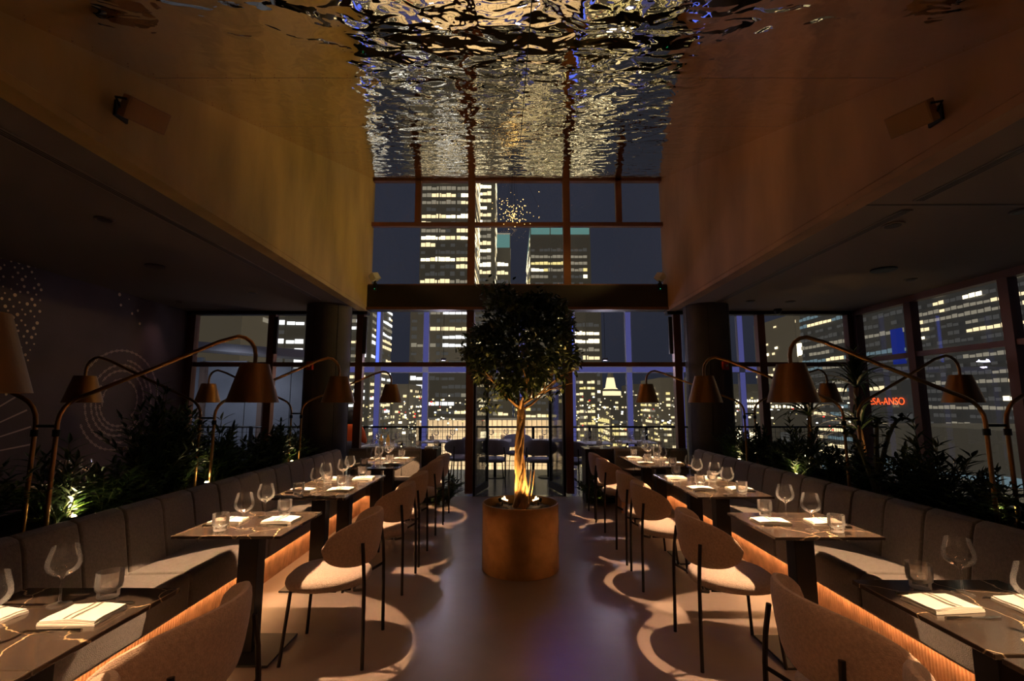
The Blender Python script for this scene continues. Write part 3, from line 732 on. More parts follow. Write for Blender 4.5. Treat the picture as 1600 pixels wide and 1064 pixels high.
ORD = ['nearest the camera', 'beside the near floor lamp', 'just past the near floor lamp', 'behind the near double table', 'left of the small planter light', 'at the small planter light',
       'before the middle lamp posts', 'at the middle lamp posts', 'just past the middle lamp posts', 'behind the single table', 'midway along the bench', 'behind the double table past it',
       'two plants before the column', 'beside the far lamp posts', 'next to the column', 'at the column foot', 'end of the trough']
rs = random.Random(5)
for s, xc, side in ((-1, -2.89, 'left'), (1, 3.05, 'right')):
    y = .75; k = 0
    while y < 7.1:
        v = (k * 3 + (0 if s < 0 else 1)) % 4; scl = rs.uniform(.88, 1.12) * (1.0 if s < 0 else .95)
        desc = ['dense glossy dark green shrub', 'spreading dark green shrub', 'upright narrow-leaved green plant', 'bushy dark green shrub'][v]
        place('shrub%d' % v, SH[v], (xc + rs.uniform(-.07, .07), y, .70), rs.uniform(0, 6), '%s in the %s planter, %s' % (desc, side, ORD[k]), 'plant', 'shrubs in the %s planter' % side, sc=scl)
        y += .40; k += 1
# taller accents
place('tallfern', make_shrub(8, .95, .34, 34, 'fern'), (-2.98, 4.15, .70), 0, 'tall bushy narrow-leaved plant rising in front of the mural rings', 'plant', None)
place('shrub3', SH[3], (-3.05, 4.5, .85), 2, 'high dark shrub beside the tall plant in the left planter', 'plant', None, sc=1.3)
def arch_plant():
    r = empty('arching_plant'); st = MB(); lv = MB(); rn = random.Random(4)
    for (ax, top, sp_) in ((.34, .62, .25), (.16, .60, -.02), (-.2, .5, .1)):
        pts = [Vector((ax * u + sp_ * u * u * .4, .1 * u, top * math.sin(u * 1.9))) for u in [t / 9 for t in range(10)]]
        st.tube(pts, [.022 - .012 * t / 9 for t in range(10)], 6)
        for t in range(1, 10):
            for q in range(4):
                dv = Vector((rn.uniform(-1, 1), rn.uniform(-.8, .8), rn.uniform(-.2, .9))); leaf(lv, pts[t], dv, Vector((0, .2, 1)), rn.uniform(.06, .09), .035)
    st.build('stems', 'stem_green', r, smooth=True); lv.build('foliage', 'leaf_dark', r, kind='stuff'); return r
place('arch', arch_plant, (3.02, 4.15, .75), 0, 'dark arching plant with curled stems against the right glass', 'plant', None)
def palm():
    r = empty('palm_plant'); rn = random.Random(9)
    m = MB(); m.tube([(0, 0, 0), (.02, 0, .5), (-.01, .02, 1.0), (0, 0, 1.32)], [.045, .035, .03, .03], 8); m.build('trunk', 'bark', r, smooth=True)
    lm = []
    for v in range(3):
        m = MB(); L = .50 + .06 * v; n = 6; pts = []
        for t in range(n + 1):
            u = t / n; pts.append((L * u * .95, .028 * (1 - u) ** .6 * (1 if u > .1 else .6), .30 * L * math.sin(u * 2.2) - .18 * L * u * u))
        vs = []; fs = []
        for (x, hw, z) in pts: vs += [(x, -hw, z + hw * .4), (x, 0, z), (x, hw, z + hw * .4)]
        for t in range(n): fs += [(3 * t, 3 * t + 3, 3 * t + 4, 3 * t + 1), (3 * t + 1, 3 * t + 4, 3 * t + 5, 3 * t + 2)]
        m.add(vs, fs); lm.append(m.mesh('palm_leaf', 'leaf_dark'))
    for hd, (z, nn) in enumerate(((1.32, 64), (.75, 34))):
        for i in range(nn):
            o = bpy.data.objects.new('leaf', lm[i % 3]); C.objects.link(o); o.parent = r
            o.location = (0, 0, z); o.rotation_euler = (0, rn.uniform(-1.35, .35), rn.uniform(0, 6.28))
    return r
def crate_pot(loc, label, h=.42):
    m = MB(); m.lathe([(.17, 0), (.20, h), (.185, h), (.175, h - .04)], 24); o = m.build('plant_pot', 'planter_black', smooth=True, loc=loc); tag(o, label, 'plant pot')
    return o
place('palm', palm, (4.58, 6.5, .38), 0, 'spiky dracaena palm in front of the corner mullion at the right', 'plant', None)
crate_pot((4.58, 6.5, 0), 'black pot of the spiky palm at the right corner')
place('palm', palm, (4.05, 6.7, .10), 1.4, 'shorter spiky dracaena left of the corner palm', 'plant', None, sc=.92)
crate_pot((4.05, 6.7, 0), 'black pot of the shorter palm behind the right planter', .14)
spot('palm_uplight', (4.35, 6.2, .45), (4.4, 6.55, 1.6), 14, (1, .62, .25), 70, .6, .02)
up = MB(); up.lathe([(.03, 0), (.035, .08)], 12); tag(up.build('uplight', 'black_metal', loc=(4.35, 6.2, .36)), 'small uplight aimed at the corner palms', 'uplight')
tag(box('plant_stand', 'planter_black', 4.2, 4.5, 6.08, 6.32, 0, .355), 'low black stand under the small palm uplight', 'stand')
# floor shrubs beside the doors
place('shrub1', SH[1], (-.98, 7.55, .0), 1, 'round leafy bush on the floor left of the doors', 'plant', 'bushes beside the doors', sc=.98)
place('shrub3', SH[3], (-1.12, 7.42, .0), 3, 'smaller leafy bush in front of the left window beside the far chair', 'plant', 'bushes beside the doors', sc=.85)
place('shrub0', SH[0], (1.22, 7.55, .0), 2, 'round leafy bush on the floor right of the doors', 'plant', 'bushes beside the doors', sc=.98)
place('shrub1', SH[1], (1.32, 7.40, .0), 4, 'smaller leafy bush in front of the right window beside the far chair', 'plant', 'bushes beside the doors', sc=.85)

# planter uplights
for (x, y, z, p, nm) in ((-2.74, 3.15, .80, UPL_W * 2.2, 'bright uplight among the leaves above the near left bench end'), (-2.72, 4.46, .80, UPL_W * .5, 'glaring little uplight on the edge of the left planter'),
                         (3.0, 3.12, .80, UPL_W * 2.2, 'uplight among leaves by the near right lamp posts'), (2.90, 5.1, .78, UPL_W * .5, 'small uplight midway along the right planter'),
                         (-2.74, 6.2, .78, UPL_W * .35, 'small uplight in the left planter near the column'), (2.92, 6.4, .78, UPL_W * .35, 'small uplight in the right planter near the column')):
    o = empty('planter_uplight', (x, y, z - .08))
    m = MB(); m.lathe([(.006, -.02), (.006, .03), (.022, .035), (.026, .075), (.022, .075)], 12); m.build('housing', 'black_metal', o, smooth=True)
    m = MB(); m.lathe([(.018, .0), (.012, .008)], 12); m.build('lens', 'uplight_lens', o, loc=(0, 0, .076))
    tag(o, nm, 'uplight'); point('uplight_glow', (x, y, z + .05), p * .22, (1, .80, .38), .02)

# ------------------------------------------------------------------ floor lamps with long arms
def shade_and_arm(r, s, shade_x, shade_y, post_x, post_y, lit=True, zb=1.50):
    """post rises from the planter, bends into the long arm, and drops into the conical shade. local coords of r = world shifted"""
    ht = .245; px, py = post_x, post_y; sx, sy = shade_x, shade_y
    m = MB(); D = Vector((sx - px, sy - py, 0)); L = D.length; u = D / L
    pts = [Vector((px, py, .72)), Vector((px, py, 1.36))]
    for t in (0, .25, .5, .75, 1):     # bend at the post head
        a = t * math.radians(68); R = .16; pts.append(Vector((px, py, 1.38)) + u * R * (1 - math.cos(a)) + Vector((0, 0, R * math.sin(a))))
    top = Vector((sx, sy, zb + .405)) - u * .16
    pts.append(pts[-1].lerp(top, .5) ); pts.append(top - u * .06 - Vector((0, 0, .02)))
    for t in (.0, .25, .5, .75, 1): a = t * PI / 2; pts.append(Vector((sx, sy, zb + .30)) - u * (.11 - .11 * math.sin(a)) + Vector((0, 0, .12 * math.cos(a))))
    pts.append(Vector((sx, sy, zb + ht - .01)))
    m.tube(pts, .0125, 10); m.build('arm', 'brass', r, smooth=True)
    m = MB(); m.lathe([(.152, zb), (.083, zb + ht), (.080, zb + ht), (.149, zb)], 48, cx=sx, cy=sy, cap=False); m.lathe([(.083, zb + ht - .004), (.083, zb + ht)], 48, cx=sx, cy=sy)
    m.build('lamp_shade', 'shade_brass', r, smooth=True)
    m = MB(); m.lathe([(.016, zb + ht - .055), (.02, zb + ht - .01)], 14, cx=sx, cy=sy); m.build('lamp_holder', 'black_metal', r)
    if lit:
        m = MB(); m.lathe([(.040, zb + ht - .06), (.040, zb + ht - .056)], 16, cx=sx, cy=sy); m.build('bulb', 'bulb', r)
        point('shade_inner_light', (sx, sy, zb + ht - .09), .9, WARM, .02, r)
def lamp_pair(s, side, lamps, posts, key, labels, lit2):
    (sx, sy), (ox, oy) = lamps; (p1x, p1y), (p2x, p2y) = posts
    for i, (lx, ly, px_, py_, on) in enumerate(((sx, sy, p1x, p1y, True), (ox, oy, p2x, p2y, lit2))):
        r = empty('floor_lamp', (px_, py_, .72)); r2 = (px_, py_)
        shade_and_arm(r, s, lx, ly, px_, py_, on, 1.53 if ly < 2 else 1.50)
        for ch in r.children: ch.location = Vector(ch.location) - Vector((px_, py_, .72)) if ch.type == 'LIGHT' else Vector((-px_, -py_, -.72))
        m = MB(); m.lathe([(.05, 0), (.05, .012), (.014, .02)], 20); m.build('base', 'brass', r, smooth=True)
        m = MB(); m.lathe([(.02, -.02), (.02, .02)], 12); m.build('collar', 'black_metal', r, loc=(0, 0, .60))
        if i == 0: m = MB(); m.tube([(0, 0, .64), (p2x - px_, p2y - py_, .64)], .009); m.build('cross_bar', 'black_metal', r)
        tag(r, labels[i], 'floor lamp', 'arched brass floor lamps')
        if on: spot('table_lamp_light', (lx, ly, 1.675), (lx, ly, 0), (LAMP_W * (.6 if ly < 2 else 1)) if i == 0 else LAMP_W * .10, WARM, 64.5 if i == 0 else 70, .035, .010)
LLx, RRx = -1.64, 1.79
LY, RY = (1.46, 3.10, 4.62, 6.62), (1.50, 3.12, 4.54, 6.50)
for s, YS, sx, px1, side in ((-1, LY, LLx, -2.72, 'left'), (1, RY, RRx, 2.93, 'right')):
    pos = ['near', 'second', 'third', 'far']
    for k, y in enumerate(YS):
        yy = {0: y - .2, 1: 2.95 if s < 0 else 3.05, 2: 4.50 if s < 0 else 4.35, 3: 6.35 if s < 0 else 6.2}[k]
        lab = [['brass arched lamp over the nearest %s tables, its big shade cropped by the frame edge', 'brass arched lamp over the single %s table, largest full shade in view',
                'brass arched lamp over the middle double table of the %s row', 'brass arched lamp over the far double table of the %s row'][k] % side,
               ['brass lamp reaching away from the aisle, nearest on the %s', 'brass lamp reaching away behind the %s planter, from the near post pair',
                'brass lamp reaching away behind the %s planter, from the middle post pair', 'brass lamp reaching away behind the %s planter, from the far post pair'][k] % side]
        lamp_pair(s, side, ((sx, y), (s * (3.96 if s < 0 else 4.02), yy + .02)), ((px1, yy), (px1 + s * .13, yy)), 0, lab, not (s > 0))

# ------------------------------------------------------------------ tables and settings
def make_table(base_only=False, W=.62, L=.618):
    r = empty('dining_table')
    box('tabletop', 'marble_dark', -W / 2, W / 2, -L / 2, L / 2, .732, .75, parent=r, bevel=.003)
    box('sub_top', 'black_metal', -W / 2 + .09, W / 2 - .09, -L / 2 + .09, L / 2 - .09, .715, .732, parent=r)
    box('pedestal', 'black_metal', -.06, .06, -.05, .05, .012, .716, parent=r, bevel=.003)
    box('foot_plate', 'black_metal', -.23, .23, -.20, .20, 0, .012, parent=r, bevel=.004)
    return r
def make_wine():
    m = MB(); m.lathe([(.036, 0), (.037, .002), (.012, .006), (.0045, .014), (.0035, .05), (.004, .092), (.010, .100), (.030, .110), (.047, .124), (.0545, .142), (.053, .165), (.046, .190), (.041, .212)], 28, cap=False)
    return m.build('wine_glass', 'glass_clear', smooth=True)
def make_tumbler():
    o = empty('tumbler'); 
    m = MB(); m.lathe([(.001, .003), (.034, .003), (.036, .006), (.036, .026), (.043, .034), (.045, .05), (.044, .098), (.0425, .098), (.043, .05), (.041, .038), (.034, .030), (.001, .012)], 56, cap=False, rib=.012, nrib=1)
    m.build('ribbed_body', 'glass_ribbed', o, smooth=True)
    m = MB(); m.lathe([(.045, .0975), (.0446, .0995), (.0422, .0995), (.0424, .0975)], 40, cap=False); m.build('rim', 'glass_clear', o, smooth=True)
    return o
def make_napkin():
    o = empty('napkin'); n = 12
    for k, (z0, t, sx, sy, off) in enumerate(((0, .006, .098, .072, 0), (.006, .007, .096, .070, .002), (.013, .006, .094, .068, -.001))):
        m = MB(); vs = []; fs = []
        for zt in (0, 1):
            for j in range(5):
                for i in range(n + 1):
                    u = i / n * 2 - 1; v = j / 4 * 2 - 1; vs.append((u * sx + off, v * sy, z0 + t * zt + .003 * math.sin(u * 3 + k) * (k > 0) * zt + (.0015 * math.sin(v * 4))))
        w_ = n + 1; q = 5 * w_
        for j in range(4):
            for i in range(n): a = j * w_ + i; fs += [(a + w_, a + w_ + 1, a + 1, a), (q + a, q + a + 1, q + a + w_ + 1, q + a + w_)]
        ring = [i for i in range(w_)] + [j * w_ + n for j in range(1, 5)] + [4 * w_ + i for i in range(n - 1, -1, -1)] + [j * w_ for j in range(3, 0, -1)]
        for i in range(len(ring)): a, b = ring[i], ring[(i + 1) % len(ring)]; fs.append((a, b, b + q, a + q))
        m.add(vs, fs); m.build('fold', 'napkin', o, smooth=True)
    m = MB()
    for c in (-.018, .008):
        for j in range(4):
            y0, y1 = (j / 2 - 1) * .068, ((j + 1) / 2 - 1) * .068
            def zz(u, y): return .0204 + .003 * math.sin(u / .094 * 3 + 2) + .0015 * math.sin(y / .068 * 4)
            m.quad((c, y0, zz(c, y0)), (c + .010, y0, zz(c + .010, y0)), (c + .010, y1, zz(c + .010, y1)), (c, y1, zz(c, y1)))
    m.build('woven_stripe', 'napkin_stripe', o)
    return o
def make_fork():
    m = MB(); m.tube([(-.095, 0, .004), (-.05, 0, .006), (0, 0, .007), (.03, 0, .005)], [.006, .0045, .003, .004], 6)
    m.box(.028, .05, -.011, .011, .003, .0055)
    for k in range(4): y = -.0095 + k * .0063; m.box(.048, .092, y - .0016, y + .0016, .003, .005)
    return m.build('fork', 'steel', smooth=True)
def make_knife():
    m = MB(); m.tube([(-.10, 0, .004), (-.05, 0, .005), (-.005, 0, .0045)], [.0065, .006, .004], 6)
    m.add([(-.006, -.004, .002), (.06, -.010, .002), (.10, -.006, .002), (.108, .004, .002), (-.006, .004, .002)] + [(x, y, .0045) for x, y in ((-.006, -.004), (.06, -.010), (.10, -.006), (.108, .004), (-.006, .004))],
          [(4, 3, 2, 1, 0), (5, 6, 7, 8, 9)] + [(i, (i + 1) % 5, (i + 1) % 5 + 5, i + 5) for i in range(5)])
    return m.build('knife', 'steel')
rt = random.Random(21)
def setting(cx, cy, z, s, tname, where, full=True, spread=1.0):
    """two diners facing each other over the short way: wall side and aisle side. s=-1 left row, +1 right row"""
    j = lambda a=.012: rt.uniform(-a, a)
    for side, sg in (('bench side', 1), ('aisle side', -1)):
        nx = cx + s * sg * (.175 if sg > 0 else .158); ny = cy + (.01 if sg > 0 else .035); rz = rt.uniform(-.12, .12)
        d = 1 if (s * sg) > 0 else -1        # +1 : diner sits towards +x and faces -x
        rot = PI if d > 0 else 0
        place('napkin', make_napkin, (nx + j(), ny + j(), z), rot + rz, 'striped cream napkin, %s of %s' % (side, tname), 'napkin', 'folded napkins on the tables')
        gx = cx + s * sg * .03; gy = cy - sg * -1 * d * s * .0
        yo = -.17 if sg > 0 else .15
        place('wine', make_wine, (cx + s * sg * -.02 + s * .0 + j(), cy + yo + j(), z), rt.uniform(0, 6), 'stemmed wine glass, %s of %s' % (side, tname), 'wine glass', 'wine glasses on the tables')
        place('tumbler', make_tumbler, (cx + s * sg * .105 + j(), cy + yo + (-.02 if sg > 0 else .05) + j(), z), rt.uniform(0, 6), 'ribbed water tumbler, %s of %s' % (side, tname), 'tumbler', 'ribbed tumblers on the tables')
        if full:
            place('fork', make_fork, (nx - s * sg * .01, ny + d * -.115, z), rot + rt.uniform(-.06, .06), 'steel fork, %s of %s' % (side, tname), 'fork', 'forks on the tables')
            place('knife', make_knife, (nx - s * sg * .01, ny + d * .105, z), rot + rt.uniform(-.06, .06), 'steel knife, %s of %s' % (side, tname), 'knife', 'knives on the tables')
TAB = {'left': [(-1.665, .55), (-1.665, 1.17), (-1.665, 1.79), (-1.625, 3.185), (-1.63, 4.29), (-1.63, 4.91), (-1.63, 6.02), (-1.63, 6.63)],
       'right': [(1.76, .62), (1.76, 1.24), (1.76, 1.88), (1.79, 3.16), (1.80, 4.34), (1.80, 4.96), (1.82, 6.14), (1.82, 6.76)]}
TN = ['the table beside the camera, %s row', 'the nearest table in the %s foreground', 'the second foreground table in the %s row', 'the lone square table of the %s row',
      'the nearer middle table of the %s row', 'the farther middle table of the %s row', 'the nearer window-end table of the %s row', 'the farthest table of the %s row']
chairs = []
def make_chair():
    r = empty('dining_chair'); lg = 'chair_leg_metal'
    for s in (-1, 1):
        m = MB(); m.tube([(.235, s * .205, 0), (.20, s * .175, .415)], .0105); m.build('leg', lg, r, smooth=True)
        m = MB(); m.tube([(-.25, s * .245, 0), (-.243, s * .24, .45), (-.236, s * .236, .56), (-.222, s * .222, .68)], .0110); m.build('leg', lg, r, smooth=True)
    m = MB(); m.tube([(-.243, -.24, .43), (-.17, -.17, .40), (-.12, 0, .395), (-.17, .17, .40), (-.243, .24, .43)], .009)
    m.tube([(.20, -.175, .405), (-.14, -.14, .397)], .009); m.tube([(.20, .175, .405), (-.14, .14, .397)], .009); m.tube([(.2, -.175, .405), (.2, .175, .405)], .009)
    m.build('seat_frame', lg, r, smooth=True)
    # seat: superelliptic pad
    vs = []; fs = []; n = 36; rings = [(.86, .402), (.97, .412), (1.0, .430), (.985, .450), (.92, .466), (.7, .476), (.4, .479), (.05, .480)]
    for (k, z) in rings:
        for i in range(n):
            a = 2 * PI * i / n; ca, sa = math.cos(a), math.sin(a); q = (abs(ca) ** 2.5 + abs(sa) ** 2.5) ** (-1 / 2.5)
            x = .03 + .245 * q * ca * k; y = .262 * q * sa * k * (1 - .16 * max(0, -ca)); vs.append((x, y, z))
    for j in range(len(rings) - 1):
        for i in range(n): k = (i + 1) % n; fs.append((j * n + i, j * n + k, (j + 1) * n + k, (j + 1) * n + i))
    fs.append(tuple(range(n - 1, -1, -1))); fs.append(tuple((len(rings) - 1) * n + i for i in range(n)))
    m = MB(); m.add(vs, fs); st = m.build('seat', 'seat_boucle', r, smooth=True)
    for p in st.data.polygons: p.use_smooth = True
    # wrap-round backrest
    x0, R = .10, .345; nu, nv = 40, 18; vs = []; fs = []
    def pos(u, zz, off):
        a = u * math.radians(70); Rr = R + off
        return Vector((x0 - Rr * math.cos(a) - .13 * (zz), Rr * math.sin(a), .668 + zz))
    for i in range(nu + 1):
        u = -1 + 2 * i / nu; uu = max(-1, min(1, u * .999)); hh = .145 * (1 - abs(uu) ** 2.9) ** .52; th = .026 * (1 - abs(uu) ** 8) ** .5
        for k in range(nv):
            t = 2 * PI * k / nv; cc, ss = math.cos(t), math.sin(t)
            zz = hh * (abs(ss) ** .85) * (1 if ss > 0 else -1); off = th * (abs(cc) ** .7) * (1 if cc > 0 else -1)
            vs.append(pos(u, zz + .006 * (1 - u * u), off))
    for i in range(nu):
        for k in range(nv): q = (k + 1) % nv; fs.append((i * nv + k, i * nv + q, (i + 1) * nv + q, (i + 1) * nv + k))
    fs.append(tuple(range(nv))); fs.append(tuple(nu * nv + k for k in range(nv - 1, -1, -1)))
    m = MB(); m.add(vs, fs); b = m.build('backrest', 'boucle', r, smooth=True)
    for p in b.data.polygons: p.use_smooth = True
    m = MB()
    for u in (-.055, .055): m.tube([pos(u, -.12 + .25 * t / 8, -.026) + Vector((.0, 0, 0)) for t in range(9)], .0018, 5)
    m.build('seam', 'seam_thread', b)
    return r
rch = random.Random(2)
CN = ['the table beside the camera, %s row', 'the nearest %s foreground table', 'the second %s foreground table', 'the lone square table of the %s row', 'the nearer middle table of the %s row',
      'the farther middle table of the %s row', 'the nearer window-end table of the %s row', 'the farthest table of the %s row']
for side, s in (('left', -1), ('right', 1)):
    for k, (tx_, ty) in enumerate(TAB[side]):
        if k == 0: continue
        place('table', make_table, (tx_, ty, 0), 0, 'square dark marble table with gold veins, %s' % (TN[k] % side).replace('the ', '', 1), 'table', 'marble tables of the two rows')
        setting(tx_, ty, .7502, s, TN[k] % side, '')
        cxp = (-1.115 if s < 0 else 1.325) + rch.uniform(-.015, .015) - (.11 if s < 0 else .06) * (k < 3); cyp = ty + {1: -.03, 2: .02, 3: .02, 4: .0, 5: .03, 6: .0, 7: .03}[k]
        place('chair', make_chair, (cxp, cyp, 0), (PI if s < 0 else 0) + rch.uniform(-.05, .05), 'beige boucle chair with black legs at %s' % (CN[k] % side), 'chair', 'beige aisle chairs')

# dark counters by the windows
def counter(x0, x1, yc, side):
    r = empty('side_counter', ((x0 + x1) / 2, yc, 0)); hw = (x1 - x0) / 2
    box('counter_body', 'frame_dark', -hw, hw, -.2, .2, 0, .775, parent=r); box('counter_top', 'marble_dark', -hw - .01, hw + .01, -.22, .22, .775, .80, parent=r, bevel=.003)
    tag(r, 'dark window counter behind the bench end, %s of the doors' % side, 'counter')
    n = 4
    for i in range(n):
        x = x0 + (x1 - x0) * (i + .5) / n; pos = ['first', 'second', 'third', 'fourth'][i]
        place('napkin', make_napkin, (x, yc - .06, .8002), 1.57 * (i % 2), 'cream napkin, %s from the left on the counter %s of the doors' % (pos, side), 'napkin', 'napkins on the window counters', sc=.8)
        place('tumbler', make_tumbler, (x + .10, yc + .05, .8002), 0, 'water tumbler, %s from the left on the counter %s of the doors' % (pos, side), 'tumbler', 'tumblers on the window counters')
        place('wine', make_wine, (x - .02, yc + .11, .8002), 0, 'wine glass, %s from the left on the counter %s of the doors' % (pos, side), 'wine glass', 'wine glasses on the window counters')
    o = empty('candle_holder', ((x0 + x1) / 2 + .02, yc - .12, .8002)); m = MB(); m.lathe([(.028, 0), (.03, .01), (.02, .05), (.008, .085)], 16); m.build('holder', 'black_metal', o, smooth=True)
    m = MB(); m.lathe([(.010, 0), (.006, .02)], 10); m.build('flame', 'candle', o, loc=(0, -.024, .02)); tag(o, 'small dark cone candle holder on the counter %s of the doors' % side, 'candle')
    spot('counter_downlight', ((x0 + x1) / 2, yc - .1, 2.95), ((x0 + x1) / 2, yc, .8), 26, WARM, 34, .4, .02)
counter(-2.30, -1.15, 7.78, 'left'); counter(1.12, 2.40, 7.78, 'right')

# service tables on the outer side of the right planter (glasses catch the light there)
for k, (x, y, lab) in enumerate(((4.15, 3.7, 'dark table behind the right planter near the lamp posts'), (4.2, 4.9, 'dark table behind the right planter farther back'),
                                 (-4.1, 4.6, 'dark table behind the left planter below the mural'))):
    place('table', make_table, (x, y, 0), 0, lab, 'table', None)
    for q, (dx, dy) in enumerate(((-.12, .1), (.14, -.08), (0, .2))):
        place('wine', make_wine, (x + dx, y + dy, .7502), 0, 'wine glass, %s on the %s' % (['left', 'right', 'back'][q], lab), 'wine glass', None)
    place('napkin', make_napkin, (x - .05, y - .15, .7502), .2, 'napkin on the ' + lab, 'napkin', None)

# ------------------------------------------------------------------ tree in its drum pot
TX, TY = .078, 4.68
pot = empty('drum_planter', (TX, TY, 0)); tag(pot, 'large round bronze drum pot in the middle of the aisle', 'plant pot')
m = MB(); m.lathe([(.345, 0), (.352, .006), (.352, .578), (.350, .585), (.340, .585), (.338, .578), (.338, .50)], 72, cap=False); m.build('drum', 'pot_bronze', pot, smooth=True)
m = MB(); m.lathe([(.345, .001), (.345, .003)], 40); m.build('bottom', 'pot_bronze', pot)
m = MB(); m.lathe([(.337, .46), (.337, .505), (.2, .52), (.01, .525)], 40); m.build('soil', 'soil', pot, smooth=True)
rp = random.Random(6)
for i in range(46):
    a = rp.uniform(0, 6.28); d = rp.uniform(.07, .31); r_ = rp.uniform(.018, .04)
    m = MB(); m.lathe([(r_ * .3, -r_ * .6), (r_ * .9, -r_ * .3), (r_, 0), (r_ * .8, r_ * .4), (r_ * .2, r_ * .65)], 7)
    o = m.build('pebble', 'pebble', pot, smooth=True, loc=(d * math.cos(a), d * math.sin(a), .528 - d * .05), rz=rp.uniform(0, 3)); o.scale = (1.3, .9, .8)
tree = empty('potted_tree', (TX, TY, .50)); tag(tree, 'standard tree with round leafy crown and braided lit trunk in the drum pot', 'tree')
m = MB(); trunk_top = 1.02
for k in range(4):
    pts = []; rr = []
    for t in range(34):
        u = t / 33; a = k * PI / 2 + u * 7.5; rd = .026 * (1 - .3 * u) + .020 * (1 - u) ** 4
        pts.append((rd * math.cos(a) + .010 * math.sin(u * 9), rd * math.sin(a) + .010 * math.cos(u * 7), u * trunk_top)); rr.append(.030 * (1 - .35 * u) + .012 * (1 - u) ** 5)
    m.tube(pts, rr, 9)
m.build('trunk', 'bark', tree, smooth=True)
m = MB()
for (a, d) in ((-.6, .10), (.3, .12)):
    m.tube([(d * math.cos(a) * .6, .0, .0), (d * math.cos(a), -.02, .22), (d * math.cos(a) + .02, -.02, .40)], [.005, .004, .001], 5)
m.build('sucker_shoot', 'bark', tree)
br = MB(); lf = MB(); rb = random.Random(14); tips = []
cz_ = 1.50                                            # crown centre above the pot soil
def inside(p):
    x, y, z = p.x, p.y, p.z - cz_
    if z > 0: rad = .50 - .12 * (z / .5)
    else: rad = .53 * math.sqrt(max(0, 1 - (z / .46) ** 2)) ** .8
    n_ = .09 * noise.noise(Vector((x, y, z)) * 3.3 + Vector((5, 2, 1)))
    return math.hypot(x, y) < rad + n_ * 1.6 and z < .50 + n_ * 1.8 and z > -.46
for i in range(11):
    a = i * 2.4 + .3; el = rb.uniform(.30, 1.25); L = rb.uniform(.30, .44)
    d = Vector((math.cos(a) * math.cos(el), math.sin(a) * math.cos(el), math.sin(el)))
    b0 = Vector((0, 0, trunk_top - rb.uniform(.02, .14))); p1 = b0 + d * L * .5 + Vector((0, 0, .04)); p2 = b0 + d * L + Vector((0, 0, .12))
    br.tube([b0, b0.lerp(p1, .5) + Vector((rb.uniform(-.02, .02), rb.uniform(-.02, .02), .0)), p1, p2], [.015, .012, .009, .005], 6)
    for q in range(5):
        b1 = p1.lerp(p2, rb.random()); dv = (d + Vector((rb.uniform(-1, 1), rb.uniform(-1, 1), rb.uniform(-.2, 1)))).normalized(); e = b1 + dv * rb.uniform(.15, .3)
        br.tube([b1, b1.lerp(e, .5) + Vector((0, 0, .015)), e], [.006, .004, .002], 5, cap=False)
br.build('branches', 'bark', tree, smooth=True)
cnt = 0
while cnt < 7600:
    p = Vector((rb.uniform(-.62, .62), rb.uniform(-.62, .62), rb.uniform(cz_ - .5, cz_ + .62)))
    if not inside(p): continue
    q = Vector((p.x, p.y, p.z - cz_)); 
    if q.length < .26 and rb.random() < .75: continue
    if p.z < cz_ - .18 and noise.noise(p * 5) < -.02: continue
    if noise.noise(p * 4.2 + Vector((9, 3, 3))) < -.26: continue
    d = (q.normalized() * .7 + Vector((rb.uniform(-1, 1), rb.uniform(-1, 1), rb.uniform(-.9, .7))))
    leaf(lf, p, d, Vector((rb.uniform(-.5, .5), rb.uniform(-.5, .5), 1)), rb.uniform(.05, .078), rb.uniform(.027, .038), .12, .08); cnt += 1
for (cx_, cy_, czz, rr_, nn) in ((-.24, 0, cz_ + .55, .12, 130), (.20, -.05, cz_ + .50, .10, 90), (-.30, -.05, cz_ - .50, .09, 50), (.27, 0, cz_ - .42, .06, 14), (.50, 0, cz_ - .05, .08, 60), (-.52, 0, cz_ - .02, .07, 40)):
    for i in range(nn):
        p = Vector((cx_ + rb.gauss(0, rr_ * .55), cy_ + rb.gauss(0, rr_ * .5), czz + rb.gauss(0, rr_ * .6)))
        leaf(lf, p, Vector((rb.uniform(-1, 1), rb.uniform(-1, 1), rb.uniform(-1, .8))), Vector((.2, .1, 1)), rb.uniform(.045, .07), .028, .12, .08)
lf.build('foliage', 'leaf_tree', tree, kind='stuff')
for k, (dx, dy, lab) in enumerate(((-.17, .10, 'small bright uplight in the pot left of the trunk'), (.17, .10, 'small bright uplight in the pot right of the trunk'))):
    o = empty('pot_uplight', (TX + dx, TY + dy, .525)); sg = 1 if dx < 0 else -1
    m = MB(); m.tube([(0, 0, -.02), (0, 0, .04)], .006); m.tube([(-sg * .03, 0, .055), (sg * .02, -.012, .075)], .020, 12); m.build('housing', 'black_metal', o, smooth=True)
    m = MB(); m.tube([(sg * .021, -.012, .075), (sg * .026, -.013, .077)], .018, 12); m.build('lens', 'pot_lens', o)
    m = MB(); m.box(-.03, .03, -.036, -.030, .066, .078); g = m.build('glow_slit', 'pot_lens', o); g.rotation_euler = (0, sg * .35, 0)
    tag(o, lab, 'uplight')
    spot('tree_uplight_light', (TX + dx * 1.0, TY + dy * .3 - .12, .57), (TX, TY, 1.25), TREE_W, (1, .55, .16), 84, .7, .015)

